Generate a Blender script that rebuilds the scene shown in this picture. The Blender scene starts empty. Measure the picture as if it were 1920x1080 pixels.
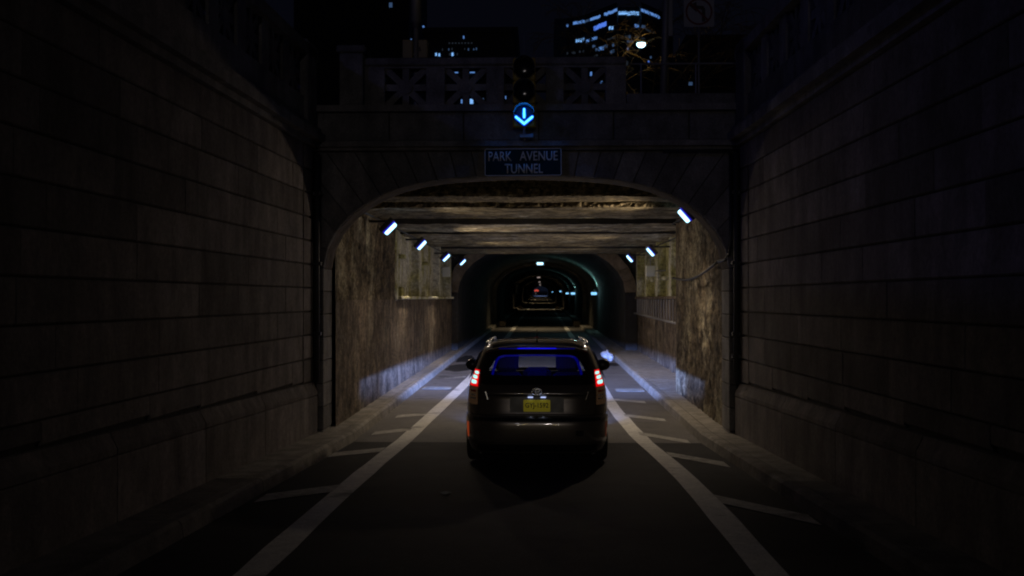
import bpy, bmesh, math, random
from mathutils import Vector, Matrix, noise
random.seed(7)
C = bpy.context.scene.collection
R = math.radians
CAMZ = 2.15
F = 1950.0

# ------------------------------------------------------------------ camera, world, exposure
cam_d = bpy.data.cameras.new('camera')
cam = bpy.data.objects.new('camera', cam_d)
C.objects.link(cam)
cam_d.sensor_width = 36.0
cam_d.lens = 36.0 * F / 1920.0
cam_d.clip_start = 0.05
cam_d.clip_end = 3000
cam.location = (0, 0, CAMZ)
cam.rotation_euler = (R(90) + math.atan(19 / F), 0, math.atan(55 / F))
cam_d.dof.use_dof = True
cam_d.dof.focus_distance = 16.0
cam_d.dof.aperture_fstop = 4.0
bpy.context.scene.camera = cam

w = bpy.data.worlds.new('World')
bpy.context.scene.world = w
w.use_nodes = True
bg = w.node_tree.nodes['Background']
bg.inputs[0].default_value = (0.42, 0.48, 1.0, 1)
bg.inputs[1].default_value = 0.0033
vs = bpy.context.scene.view_settings
vs.view_transform = 'Standard'
vs.look = 'None'
vs.exposure = 0
vs.gamma = 1
cy = bpy.context.scene.cycles
cy.filter_width = 2.0
cy.max_bounces = 5
cy.diffuse_bounces = 3
cy.glossy_bounces = 3
cy.transmission_bounces = 4
cy.transparent_max_bounces = 8
cy.sample_clamp_indirect = 1.0
cy.use_denoising = True


def add_light(name, kind, loc, energy, color, radius=0.05, rot=None, size=None, blend=0.3):
    l = bpy.data.lights.new(name, kind)
    l.energy = energy
    l.color = color
    if kind in ('POINT', 'SPOT'):
        l.shadow_soft_size = radius
    if kind == 'SPOT':
        l.spot_size = size
        l.spot_blend = blend
    o = bpy.data.objects.new(name, l)
    o.location = loc
    if rot:
        o.rotation_euler = rot
    C.objects.link(o)
    return o


WARM = (1.0, 0.80, 0.60)
# bluish street lamp left of the ramp, then two unseen fill lamps added behind
add_light('street_and_fill_light', 'POINT', (-14, 1, 11.5), 240, (0.22, 0.25, 1.0), 0.25)
add_light('street_and_fill_light', 'POINT', (1.5, -150, 16.0), 10500, (0.95, 0.85, 0.82), 0.25)  # added to brighten the portal face
add_light('street_and_fill_light', 'POINT', (-2.2, -38, 9.0), 120, (0.75, 0.75, 1.0), 0.2)


# parking lamps of the vehicle that carries the camera
for sx in (-.62, .62):
    add_light('follower_lamp_light', 'SPOT', (sx, 1.2, 1.0), 22, (1.0, 0.93, 0.82), .05, (R(88), 0, 0), R(38), .8)
for sx in (-.42, .42):
    add_light('follower_lamp_light', 'SPOT', (sx, 1.3, .72), 10, (1.0, 0.75, 0.2), .05, (R(88), 0, 0), R(38), .8)


# ------------------------------------------------------------------ helpers
def gz(Y):
    """road height at distance Y: the ramp falls to the portal, the tunnel climbs gently"""
    return 0.0195 * (15.5 - Y) if Y < 15.5 else 0.0072 * (Y - 15.5)


class G:
    def __init__(s):
        s.v, s.f = [], []

    def poly(s, pts):
        n = len(s.v)
        s.v += [tuple(p) for p in pts]
        s.f.append(tuple(range(n, n + len(pts))))
        return s

    def box(s, x0, x1, y0, y1, z0, z1, ch=0.0):
        """ch: chamfer all round through a bmesh bevel"""
        if ch:
            bm = bmesh.new()
            bmesh.ops.create_cube(bm, size=1)
            for v in bm.verts:
                v.co = Vector(((x0 + x1) / 2 + v.co.x * (x1 - x0), (y0 + y1) / 2 + v.co.y * (y1 - y0), (z0 + z1) / 2 + v.co.z * (z1 - z0)))
            bmesh.ops.bevel(bm, geom=bm.edges[:] + bm.verts[:], offset=ch, segments=1, affect='EDGES')
            s.add_bm(bm)
            bm.free()
            return s
        return s.hexa([(x0, y0, z0), (x1, y0, z0), (x1, y1, z0), (x0, y1, z0), (x0, y0, z1), (x1, y0, z1), (x1, y1, z1), (x0, y1, z1)])

    def add_bm(s, bm):
        n = len(s.v)
        bm.verts.index_update()
        s.v += [tuple(v.co) for v in bm.verts]
        s.f += [tuple(n + v.index for v in f.verts) for f in bm.faces]
        return s

    def hexa(s, p):
        n = len(s.v)
        s.v += [tuple(q) for q in p]
        for f in ((3, 2, 1, 0), (4, 5, 6, 7), (0, 1, 5, 4), (1, 2, 6, 5), (2, 3, 7, 6), (3, 0, 4, 7)):
            s.f.append(tuple(n + i for i in f))
        return s

    def prism(s, pts, y0, y1, ch=0.0, cen=None):
        """polygon in x,z (counter-clockwise seen from -Y) extruded along y; ch insets the near face"""
        n = len(pts)
        b = len(s.v)
        cx = sum(p[0] for p in pts) / n
        cz = sum(p[1] for p in pts) / n
        def inset(p, d):
            r = math.hypot(p[0] - cx, p[1] - cz) or 1
            k = max(0, 1 - d * 1.4 / r)
            return (cx + (p[0] - cx) * k, cz + (p[1] - cz) * k)
        if ch:
            front = [inset(p, ch) for p in pts]
            s.v += [(p[0], y0, p[1]) for p in front] + [(p[0], y0 + ch, p[1]) for p in pts] + [(p[0], y1, p[1]) for p in pts]
            s.f.append(tuple(b + i for i in range(n)))
            for k in (0, n):
                for i in range(n):
                    j = (i + 1) % n
                    s.f.append((b + k + i, b + k + n + i, b + k + n + j, b + k + j))
            s.f.append(tuple(b + 2 * n + i for i in reversed(range(n))))
        else:
            s.v += [(p[0], y0, p[1]) for p in pts] + [(p[0], y1, p[1]) for p in pts]
            s.f.append(tuple(b + i for i in range(n)))
            for i in range(n):
                j = (i + 1) % n
                s.f.append((b + i, b + n + i, b + n + j, b + j))
            s.f.append(tuple(b + n + i for i in reversed(range(n))))
        return s

    def tube(s, pts, r, n=8, cap=True):
        pts = [Vector(p) for p in pts]
        rr = r if isinstance(r, (list, tuple)) else [r] * len(pts)
        b = len(s.v)
        up = None
        for i, p in enumerate(pts):
            d = (pts[min(i + 1, len(pts) - 1)] - pts[max(i - 1, 0)]).normalized()
            if up is None:
                up = Vector((0, 0, 1)) if abs(d.z) < 0.9 else Vector((1, 0, 0))
            a = d.cross(up)
            if a.length < 1e-5:
                a = d.orthogonal()
            a.normalize()
            c = d.cross(a)
            up = -c
            for k in range(n):
                t = 2 * math.pi * k / n
                s.v.append(tuple(p + a * (math.cos(t) * rr[i]) + c * (math.sin(t) * rr[i])))
        for i in range(len(pts) - 1):
            for k in range(n):
                j = (k + 1) % n
                s.f.append((b + i * n + k, b + i * n + j, b + (i + 1) * n + j, b + (i + 1) * n + k))
        if cap:
            s.f.append(tuple(b + k for k in reversed(range(n))))
            s.f.append(tuple(b + (len(pts) - 1) * n + k for k in range(n)))
        return s

    def grid(s, fn, nu, nv, skip=None):
        b = len(s.v)
        for i in range(nu + 1):
            for j in range(nv + 1):
                s.v.append(tuple(fn(i / nu, j / nv)))
        for i in range(nu):
            for j in range(nv):
                a = b + i * (nv + 1) + j
                if skip and skip(i, j):
                    continue
                s.f.append((a, a + 1, a + nv + 2, a + nv + 1))
        return s

    def mesh(s, name, mat, smooth=False, fix=True):
        m = bpy.data.meshes.new(name)
        m.from_pydata(s.v, [], s.f)
        if fix:
            bm = bmesh.new()
            bm.from_mesh(m)
            bmesh.ops.recalc_face_normals(bm, faces=bm.faces)
            bm.to_mesh(m)
            bm.free()
        m.materials.append(mat)
        if smooth:
            for p in m.polygons:
                p.use_smooth = True
        m.update()
        return m

    def obj(s, name, mat, parent=None, smooth=False, fix=True):
        return link(name, s.mesh(name, mat, smooth, fix), parent)


def link(name, mesh, parent=None, loc=None):
    o = bpy.data.objects.new(name, mesh)
    C.objects.link(o)
    if parent:
        o.parent = parent
    if loc:
        o.location = loc
    return o


def tag(o, label, cat, group=None):
    o['label'] = label
    o['category'] = cat
    if group:
        o['group'] = group
    return o


def thing(name, label, cat, loc=(0, 0, 0), rz=0, group=None):
    o = bpy.data.objects.new(name, None)
    C.objects.link(o)
    o.location = loc
    o.rotation_euler = (0, 0, rz)
    return tag(o, label, cat, group)


def struct(name, g, mat, smooth=False, kind='structure'):
    o = g.obj(name, mat, None, smooth)
    o['kind'] = kind
    return o


def copy_tree(o, parent=None):
    c = o.copy()
    C.objects.link(c)
    c.parent = parent
    for ch in list(o.children):
        copy_tree(ch, c)
    return c


def text_mesh(s, mat, width, height, depth=0.004):
    cu = bpy.data.curves.new('lettering', 'FONT')
    cu.body = s
    cu.extrude = 0
    cu.offset = 0.012
    cu.resolution_u = 3
    o = bpy.data.objects.new('lettering', cu)
    C.objects.link(o)
    bpy.context.view_layer.update()
    me = bpy.data.meshes.new_from_object(o.evaluated_get(bpy.context.evaluated_depsgraph_get()))
    bpy.data.objects.remove(o)
    xs = [v.co.x for v in me.vertices]
    ys = [v.co.y for v in me.vertices]
    x0, x1, y0, y1 = min(xs), max(xs), min(ys), max(ys)
    for v in me.vertices:
        v.co = Vector(((v.co.x - (x0 + x1) / 2) * width / (x1 - x0), 0, (v.co.y - (y0 + y1) / 2) * height / (y1 - y0)))
    bm = bmesh.new()
    bm.from_mesh(me)
    r = bmesh.ops.extrude_face_region(bm, geom=bm.faces[:])
    for e in r['geom']:
        if isinstance(e, bmesh.types.BMVert):
            e.co.y -= depth
    bmesh.ops.recalc_face_normals(bm, faces=bm.faces)
    bm.to_mesh(me)
    bm.free()
    me.materials.clear()
    me.materials.append(mat)
    return me


# ------------------------------------------------------------------ materials
def nt(name):
    m = bpy.data.materials.new(name)
    m.use_nodes = True
    return m, m.node_tree.nodes, m.node_tree.links, m.node_tree.nodes['Principled BSDF']


def pbr(name, col, rough=0.6, metal=0.0, coat=0.0, spec=0.5):
    m, n, l, b = nt(name)
    b.inputs['Base Color'].default_value = (*col, 1)
    b.inputs['Roughness'].default_value = rough
    b.inputs['Metallic'].default_value = metal
    b.inputs['Coat Weight'].default_value = coat
    b.inputs['Specular IOR Level'].default_value = spec
    # faint grime so nothing is perfectly even
    tc = n.new('ShaderNodeTexCoord')
    no = n.new('ShaderNodeTexNoise')
    no.inputs['Scale'].default_value = 9
    no.inputs['Detail'].default_value = 5
    l.new(tc.outputs['Object'], no.inputs['Vector'])
    mr = n.new('ShaderNodeMapRange')
    mr.inputs['To Min'].default_value = max(0.02, rough - 0.08)
    mr.inputs['To Max'].default_value = min(1, rough + 0.1)
    l.new(no.outputs['Fac'], mr.inputs['Value'])
    l.new(mr.outputs[0], b.inputs['Roughness'])
    return m


def emit(name, col, strength, base=(0.02, 0.02, 0.02)):
    m, n, l, b = nt(name)
    b.inputs['Base Color'].default_value = (*base, 1)
    b.inputs['Emission Color'].default_value = (*col, 1)
    b.inputs['Emission Strength'].default_value = strength
    b.inputs['Roughness'].default_value = 0.4
    return m


def mineral(name, c1, c2, scale=3.0, streak=0.5, bump=0.3, bscale=30, rough=0.9, tone=0.25, patch=None, patch_lo=0.62, spec=0.25, fine=0.35, fscale=45):
    """stone, concrete, asphalt: two tones by noise, vertical run-off streaks, pale patches, per-piece tone"""
    m, n, l, b = nt(name)
    geo = n.new('ShaderNodeNewGeometry')
    no = n.new('ShaderNodeTexNoise')
    no.inputs['Scale'].default_value = scale
    no.inputs['Detail'].default_value = 8
    no.inputs['Roughness'].default_value = 0.65
    l.new(geo.outputs['Position'], no.inputs['Vector'])
    ramp = n.new('ShaderNodeValToRGB')
    ramp.color_ramp.elements[0].position = 0.35
    ramp.color_ramp.elements[0].color = (*c1, 1)
    ramp.color_ramp.elements[1].position = 0.68
    ramp.color_ramp.elements[1].color = (*c2, 1)
    l.new(no.outputs['Fac'], ramp.inputs['Fac'])
    col = ramp.outputs['Color']
    def mul(col, fac_sock, lo, hi, f0=0.3, f1=0.7):
        mr = n.new('ShaderNodeMapRange')
        mr.inputs['From Min'].default_value = f0
        mr.inputs['From Max'].default_value = f1
        mr.inputs['To Min'].default_value = lo
        mr.inputs['To Max'].default_value = hi
        l.new(fac_sock, mr.inputs['Value'])
        vm = n.new('ShaderNodeVectorMath')
        vm.operation = 'SCALE'
        l.new(col, vm.inputs[0])
        l.new(mr.outputs[0], vm.inputs['Scale'])
        return vm.outputs[0]
    if patch:
        pn = n.new('ShaderNodeTexNoise')
        pn.inputs['Scale'].default_value = 0.9
        pn.inputs['Detail'].default_value = 9
        pn.inputs['Roughness'].default_value = 0.7
        mp = n.new('ShaderNodeMapping')
        mp.inputs['Scale'].default_value = (1, 1, 0.55)
        l.new(geo.outputs['Position'], mp.inputs['Vector'])
        l.new(mp.outputs[0], pn.inputs['Vector'])
        mr = n.new('ShaderNodeMapRange')
        mr.inputs['From Min'].default_value = patch_lo - 0.08
        mr.inputs['From Max'].default_value = patch_lo + 0.03
        l.new(pn.outputs['Fac'], mr.inputs['Value'])
        mix = n.new('ShaderNodeMix')
        mix.data_type = 'RGBA'
        l.new(mr.outputs[0], mix.inputs['Factor'])
        l.new(col, mix.inputs['A'])
        mix.inputs['B'].default_value = (*patch, 1)
        col = mix.outputs['Result']
    if streak:
        sn = n.new('ShaderNodeTexNoise')
        sn.inputs['Scale'].default_value = 1.0
        sn.inputs['Detail'].default_value = 7
        sn.inputs['Roughness'].default_value = 0.6
        mp = n.new('ShaderNodeMapping')
        mp.inputs['Scale'].default_value = (4, 4, 1.1)
        l.new(geo.outputs['Position'], mp.inputs['Vector'])
        l.new(mp.outputs[0], sn.inputs['Vector'])
        col = mul(col, sn.outputs['Fac'], 1 - streak, 1 + streak * 0.4)
    if fine:
        fn = n.new('ShaderNodeTexNoise')
        fn.inputs['Scale'].default_value = fscale
        fn.inputs['Detail'].default_value = 6
        fn.inputs['Roughness'].default_value = 0.75
        l.new(geo.outputs['Position'], fn.inputs['Vector'])
        col = mul(col, fn.outputs['Fac'], 1 - fine, 1 + fine)
    if tone:
        oi = n.new('ShaderNodeObjectInfo')
        col = mul(col, oi.outputs['Random'], 1 - tone, 1 + tone, 0, 1)
    l.new(col, b.inputs['Base Color'])
    b.inputs['Roughness'].default_value = rough
    b.inputs['Specular IOR Level'].default_value = spec
    if bump:
        bn = n.new('ShaderNodeTexNoise')
        bn.inputs['Scale'].default_value = bscale
        bn.inputs['Detail'].default_value = 6
        bn.inputs['Roughness'].default_value = 0.6
        l.new(geo.outputs['Position'], bn.inputs['Vector'])
        bp = n.new('ShaderNodeBump')
        bp.inputs['Strength'].default_value = bump
        bp.inputs['Distance'].default_value = 0.03
        l.new(bn.outputs['Fac'], bp.inputs['Height'])
        l.new(bp.outputs[0], b.inputs['Normal'])
    return m


M = {}
M['asphalt'] = mineral('asphalt', (0.016, 0.015, 0.016), (0.04, 0.037, 0.038), 0.7, 0, 0.5, 90, 0.8, 0, (0.016, 0.015, 0.016), 0.6, spec=0.2, fine=0.6, fscale=70)
M['tunnel_floor'] = mineral('worn_concrete_pavement', (0.10, 0.094, 0.088), (0.19, 0.178, 0.165), 0.9, 0, 0.4, 70, 0.75, 0, (0.05, 0.046, 0.042), 0.63, spec=0.35, fine=0.4, fscale=50)
M['paint'] = mineral('road_paint', (0.6, 0.58, 0.53), (0.82, 0.8, 0.73), 7, 0, 0.2, 60, 0.7, 0, (0.2, 0.195, 0.18), 0.64, fine=0.3)
M['paint_worn'] = mineral('worn_road_paint', (0.3, 0.29, 0.265), (0.58, 0.56, 0.5), 9, 0, 0.2, 60, 0.75, 0, (0.08, 0.077, 0.07), 0.6, fine=0.4)
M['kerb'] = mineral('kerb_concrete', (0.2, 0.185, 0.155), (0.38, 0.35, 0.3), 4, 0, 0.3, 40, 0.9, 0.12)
M['kerb_dim'] = mineral('dim_kerb_concrete', (0.1, 0.093, 0.083), (0.22, 0.2, 0.18), 3, 0, 0.3, 40, 0.9, 0.15)  # kerb concrete with the dimness of the near stretch put into its colour
M['soffit_shade'] = mineral('shaded_soffit_stone', (0.045, 0.036, 0.028), (0.12, 0.095, 0.075), 4, 0.3, 0.4, 26, 0.9, 0.1)  # dark stone colour that dims the lit arch soffit
M['granite'] = mineral('granite_ashlar', (0.14, 0.122, 0.112), (0.24, 0.213, 0.197), 1.6, 0.42, 0.3, 26, 0.9, 0.34, fine=.3, fscale=20)
M['granite_dark'] = mineral('granite_voussoir', (0.15, 0.143, 0.137), (0.27, 0.255, 0.24), 2.2, 0.4, 0.45, 26, 0.9, 0.22)
M['granite_pale'] = mineral('lightened_balustrade_stone', (0.17, 0.16, 0.15), (0.32, 0.3, 0.28), 3, 0.4, 0.4, 26, 0.9, 0.12)  # balustrade stone lightened in colour in place of more lamp light
M['joint'] = mineral('mortar_and_shade_dark', (0.03, 0.028, 0.026), (0.05, 0.047, 0.043), 6, 0, 0.3, 40, 0.95, 0)
M['rough'] = mineral('rough_old_concrete', (0.03, 0.022, 0.015), (0.24, 0.19, 0.12), 3.2, 0.6, 0.55, 16, 0.95, 0, (0.4, 0.35, 0.23), 0.6, fine=.9, fscale=13)
M['upper'] = mineral('peeling_plaster', (0.24, 0.225, 0.085), (0.56, 0.53, 0.23), 2.6, 0.4, 0.8, 14, 0.9, 0, (0.62, 0.6, 0.48), 0.52, fine=.7, fscale=14)
M['lower'] = mineral('stained_concrete', (0.08, 0.062, 0.044), (0.24, 0.185, 0.13), 2.6, 0.6, 0.7, 16, 0.92, 0, (0.3, 0.26, 0.18), 0.62, fine=.8, fscale=16)
M['soffit'] = mineral('ceiling_concrete', (0.11, 0.09, 0.05), (0.42, 0.35, 0.2), 2.2, 0, 0.8, 18, 0.9, 0.2, (0.6, 0.55, 0.38), 0.62, fine=.95, fscale=6)
M['crust'] = mineral('spalled_concrete', (0.03, 0.024, 0.015), (0.42, 0.34, 0.19), 9, 0, 1.0, 18, 0.95, 0.1, fine=.9, fscale=14)
M['brick_vault'] = mineral('vault_lining', (0.06, 0.058, 0.052), (0.14, 0.135, 0.12), 2, 0.4, 0.5, 24, 0.85, 0.1)
M['rib'] = mineral('rib_stone', (0.16, 0.125, 0.085), (0.28, 0.22, 0.15), 3, 0.3, 0.4, 24, 0.9, 0.1)
M['earth'] = mineral('street_ground', (0.03, 0.03, 0.03), (0.06, 0.058, 0.055), 0.4, 0, 0, 10, 0.9, 0)
M['bldg'] = pbr('dark_facade', (0.05, 0.05, 0.055), 0.7)
M['steel'] = pbr('galvanised_steel', (0.24, 0.24, 0.25), 0.55, 0.4)
M['steel_dark'] = pbr('dark_iron', (0.05, 0.05, 0.052), 0.6, 0.5)
M['white'] = pbr('white_enamel', (0.68, 0.7, 0.62), 0.5)
M['sigyellow'] = pbr('signal_yellow', (0.45, 0.33, 0.04), 0.5)
M['sigpale'] = pbr('faded_signal_paint', (0.26, 0.22, 0.13), 0.6)
M['black'] = pbr('black_plastic', (0.012, 0.012, 0.013), 0.5)
M['lensdark'] = pbr('unlit_lens', (0.01, 0.012, 0.02), 0.12)
M['signblue'] = pbr('sign_blue', (0.008, 0.035, 0.05), 0.75, spec=.15)
M['signwhite'] = pbr('sign_white', (0.75, 0.76, 0.78), 0.45)
M['signred'] = pbr('sign_red', (0.13, 0.008, 0.012), 0.6)
M['signgrey'] = pbr('faded_sign_white', (0.3, 0.3, 0.31), 0.6)
M['lens'] = emit('lamp_lens', (0.42, 0.78, 1.0), 2.6)
M['lensfringe'] = emit('lamp_lens_fringe', (0.03, 0.02, 1.0), 0.5)  # blue glow fringe round the lamp, put in as an emitting ring
M['vlens'] = emit('vault_lamp_lens', (0.25, 0.62, 1.0), 1.4)
M['arrow'] = emit('signal_arrow', (0.09, 0.58, 1.0), 2.6)
M['arrowedge'] = emit('signal_arrow_edge', (0.0, 0.07, 1.0), 0.9)
M['bark'] = pbr('bark', (0.14, 0.1, 0.055), 0.9)
M['bag'] = pbr('plastic_bag', (0.36, 0.36, 0.37), 0.45)

# ------------------------------------------------------------------ ground, road, markings
AX = -0.24          # portal axis
XL, XR = -3.40, 2.92   # retaining wall faces at the portal
g = G()
ys = [-40, -20, 0, 4, 8, 12, 15.5, 20, 30, 40, 60, 90, 130, 200, 300, 430, 520, 900]
for a, b in zip(ys, ys[1:]):
    hw = 40 if a >= 430 else 0
    g.poly([(-4.8 - hw, a, gz(a)), (4.4 + hw, a, gz(a)), (4.4 + hw, b, gz(b)), (-4.8 - hw, b, gz(b))])
struct('road', g, M['asphalt'])
g = G()
for a, b in zip(ys, ys[1:]):
    if 15.5 <= a < 430:
        g.poly([(-2.9, a, gz(a) + .002), (2.5, a, gz(a) + .002), (2.5, b, gz(b) + .002), (-2.9, b, gz(b) + .002)])
struct('tunnel_roadway', g, M['tunnel_floor'])

g = G()
def gu(Y):
    return 4.98 + 0.0072 * (Y - 15.5) if Y > 15.5 else 4.75
for xa, xb in ((-400, -4.3), (4.0, 400)):
    for a, b in ((-60, 16.3), (16.3, 430), (430, 1200)):
        g.poly([(xa, a, gu(a)), (xb, a, gu(a)), (xb, b, gu(b)), (xa, b, gu(b))])
g.poly([(-4.3, 16.3, gu(16.3)), (4.0, 16.3, gu(16.3)), (4.0, 430, gu(430)), (-4.3, 430, gu(430))])
struct('ground', g, M['earth'])

def flare(Y):
    return 0.03 * (15.5 - Y) if Y < 15.5 else 0

def ribbon(pts, width, lift, end_fade=0):
    g = G()
    n = len(pts)
    L, Rr = [], []
    for i, p in enumerate(pts):
        a = pts[max(i - 1, 0)]
        b = pts[min(i + 1, n - 1)]
        d = Vector((b[0] - a[0], b[1] - a[1])).normalized()
        nx, ny = -d.y, d.x
        j = random.uniform(-0.008, 0.008)
        L.append((p[0] + nx * (width / 2 + j), p[1] + ny * width / 2))
        Rr.append((p[0] - nx * (width / 2 + j), p[1] - ny * width / 2))
    for i in range(n - 1):
        q = [L[i], Rr[i], Rr[i + 1], L[i + 1]]
        g.poly([(x, y, gz(y) + lift) for x, y in q])
    return g

def dens(ctrl, step=0.8):
    out = []
    for (x0, y0), (x1, y1) in zip(ctrl, ctrl[1:]):
        k = max(1, int(abs(y1 - y0) / step))
        for i in range(k):
            t = i / k
            out.append((x0 + (x1 - x0) * t, y0 + (y1 - y0) * t))
    out.append(ctrl[-1])
    for _ in range(6):
        out = [out[0]] + [((a[0] + 2 * b[0] + c[0]) / 4, b[1]) for a, b, c in zip(out, out[1:], out[2:])] + [out[-1]]
    return out

le = [(-2.0, -10), (-2.06, 5), (-2.12, 10), (-2.11, 14), (-1.98, 19), (-1.82, 26), (-1.66, 49), (-1.62, 130), (-1.6, 420)]
ri = [(1.62, -10), (1.64, 7.5), (1.71, 10.7), (1.69, 12), (1.51, 16.3), (1.40, 18.5), (1.38, 21), (1.42, 30), (1.5, 49), (1.5, 130), (1.45, 420)]
o = ribbon(dens(le), 0.25, 0.006).obj('lane_line', M['paint']); o['kind'] = 'structure'
o = ribbon(dens(ri), 0.25, 0.006).obj('lane_line', M['paint']); o['kind'] = 'structure'
bars = [((-2.22, 11.25), (-2.88, 10.6)), ((-2.22, 14.55), (-2.84, 13.98)), ((-2.12, 16.9), (-2.66, 16.4)), ((-2.1, 19.0), (-2.6, 18.6)),
        ((-1.98, 27.2), (-2.5, 26.8)), ((1.8, 10.7), (2.5, 9.6)), ((1.72, 14.2), (2.34, 13.2)), ((1.54, 16.5), (2.2, 15.6)),
        ((1.5, 18.9), (2.16, 18.2)), ((1.5, 21.6), (2.1, 21.1))]
for a, b in bars:
    pts = [(a[0] + (b[0] - a[0]) * t / 5, a[1] + (b[1] - a[1]) * t / 5) for t in range(6)]
    g = G()
    for p, q in zip(pts, pts[1:]):
        hb = .25 if p[1] < 15 else .19
        g.poly([(x_, y_, gz(y_) + .0075) for x_, y_ in ((p[0], p[1] + hb), (p[0], p[1] - hb), (q[0], q[1] - hb), (q[0], q[1] + hb))])
    o = g.obj('hatch_bar', M['paint_worn']); o['kind'] = 'structure'

M['stain'] = mineral('oil_stain', (0.012, 0.011, 0.01), (0.03, 0.028, 0.026), 3, 0, 0.1, 40, 0.8, 0, spec=.15)
rs_ = random.Random(11)
for (cx, cy_, rx, ry_) in ((-2.35, 30.5, .42, 1.5), (-2.5, 34.5, .25, 1.8), (2.15, 31.9, .3, .6), (-.3, 21.5, .16, .7)):
    pts = []
    for k in range(26):
        t = 2 * math.pi * k / 26
        q = 1 + .35 * noise.noise(Vector((math.cos(t) * 1.6 + cx, math.sin(t) * 1.6 + cy_, 2)))
        pts.append((cx + rx * q * math.cos(t), cy_ + ry_ * q * math.sin(t)))
    g = G().poly([(x, y, gz(y) + (.0045 if y > 15.5 else .0025)) for x, y in pts])
    o = g.obj('oil_stain', M['stain']); o['kind'] = 'structure'
for k, (xa, ya, xb, yb) in enumerate(((-2.7, 22.1, 2.3, 21.9), (-2.7, 28.3, 2.3, 28.5))):
    n = 24
    pts = [(xa + (xb - xa) * i / n + rs_.uniform(-.025, .025), ya + (yb - ya) * i / n + rs_.uniform(-.03, .03)) for i in range(n + 1)]
    g = ribbon(pts, .035, .0035 if ya > 15.5 else .0022)
    o = g.obj('tar_seam', M['stain']); o['kind'] = 'structure'

# sidewalks with kerbs, cast in lengths
def sidewalk(sgn, xk, xw, name_label):
    sw = bpy.data.objects.new('sidewalk', None); C.objects.link(sw); sw['kind'] = 'structure'
    Y = -12.0
    while Y < 430:
        step = 2.3 if Y < 62 else 30.0
        Y2 = Y + step
        gk = G()
        k0, k1 = xk + sgn * flare(Y), xk + sgn * flare(Y2 - 0.015)
        cw = 0.17
        h = 0.15
        Ye = Y2 - 0.015
        def sec(x, yy):
            b = gz(yy)
            return [(x, yy, b - 0.05), (x + sgn * 0.025, yy, b + h - 0.03), (x + sgn * 0.06, yy, b + h), (x + sgn * cw, yy, b + h), (x + sgn * cw, yy, b - 0.05)]
        a, b = sec(k0, Y), sec(k1, Ye)
        for i in range(5):
            gk.poly([a[i], a[(i + 1) % 5], b[(i + 1) % 5], b[i]])
        gk.poly(a); gk.poly(b)
        gk.obj('kerb_stone', M['kerb_dim'] if Y < 10.5 else M['kerb'], sw)
        wall = (lambda yy: xw(yy))
        xa, xb = k0 + sgn * (cw + 0.012), k1 + sgn * (cw + 0.012)
        wa, wb = wall(Y + 0.01) + sgn * flare(Y), wall(Ye) + sgn * flare(Ye)
        gk = G()
        top = 0.147
        gk.hexa([(xa, Y, gz(Y) - .05), (wa, Y, gz(Y) - .05), (wb, Ye, gz(Ye) - .05), (xb, Ye, gz(Ye) - .05), (xa, Y, gz(Y) + top), (wa, Y, gz(Y) + top), (wb, Ye, gz(Ye) + top), (xb, Ye, gz(Ye) + top)])
        gk.obj('paving_slab', M['kerb_dim'] if Y < 10.5 else M['kerb'], sw)
        Y = Y2
    return sw
sidewalk(-1, -2.80, lambda y: -3.62, '')
sidewalk(1, 2.36, lambda y: 3.06 if y < 20.5 else 3.62, '')

# ------------------------------------------------------------------ retaining walls
CH = 0.348
def plz(Y):
    return 0.91 + 0.0195 * (15.5 - Y)

def block(x0, x1, y0, y1, z0, z1, ch=0.012):
    return G().box(x0, x1, y0, y1, z0, z1, ch)

mesh_cache = {}
def stone_mesh(dx, dy, dz, mat, ch=0.012):
    k = (round(dx, 3), round(dy, 3), round(dz, 3), mat.name)
    if k not in mesh_cache:
        X, Yh, Z = dx / 2, dy / 2, dz / 2
        prof = [(-X + ch, -Z), (X - ch, -Z), (X, -Z + ch), (X, Z - ch), (X - ch, Z), (-X + ch, Z), (-X, Z - ch), (-X, -Z + ch)]
        mesh_cache[k] = G().prism(prof, -Yh, Yh).mesh('stone', mat)
    return mesh_cache[k]

def star_panel(g, xc, z0, z1, hw, y0, y1, bar=0.055):
    """union-jack balustrade panel: upright, cross bar, two diagonals, round boss"""
    zc = (z0 + z1) / 2
    g.box(xc - bar, xc + bar, y0, y1, z0, z1)
    g.box(xc - hw, xc + hw, y0 + .004, y1 - .004, zc - bar, zc + bar)
    for s in (1, -1):
        d = Vector((hw, (z1 - z0) / 2 * s)).normalized()
        nn = Vector((-d.y, d.x)) * bar
        a = Vector((xc - hw, zc - (z1 - z0) / 2 * s)); b = Vector((xc + hw, zc + (z1 - z0) / 2 * s))
        g.prism([tuple(a + nn), tuple(a - nn), tuple(b - nn), tuple(b + nn)], y0 + .008 + .003 * s, y1 - .008 - .003 * s)
    pts = [(xc + 0.1 * math.cos(t * math.pi / 6), zc + 0.1 * math.sin(t * math.pi / 6)) for t in range(12)]
    g.prism(pts, y0 - .02, y1 + .02)
    return g

def star_panel_side(xa, xb, yc, z0, z1, hw):
    g = star_panel(G(), 0, z0, z1, hw, 0, 1)
    g2 = G()
    g2.v = [(xa + (xb - xa) * v[1], yc + v[0], v[2]) for v in g.v]
    g2.f = g.f
    return g2

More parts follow.
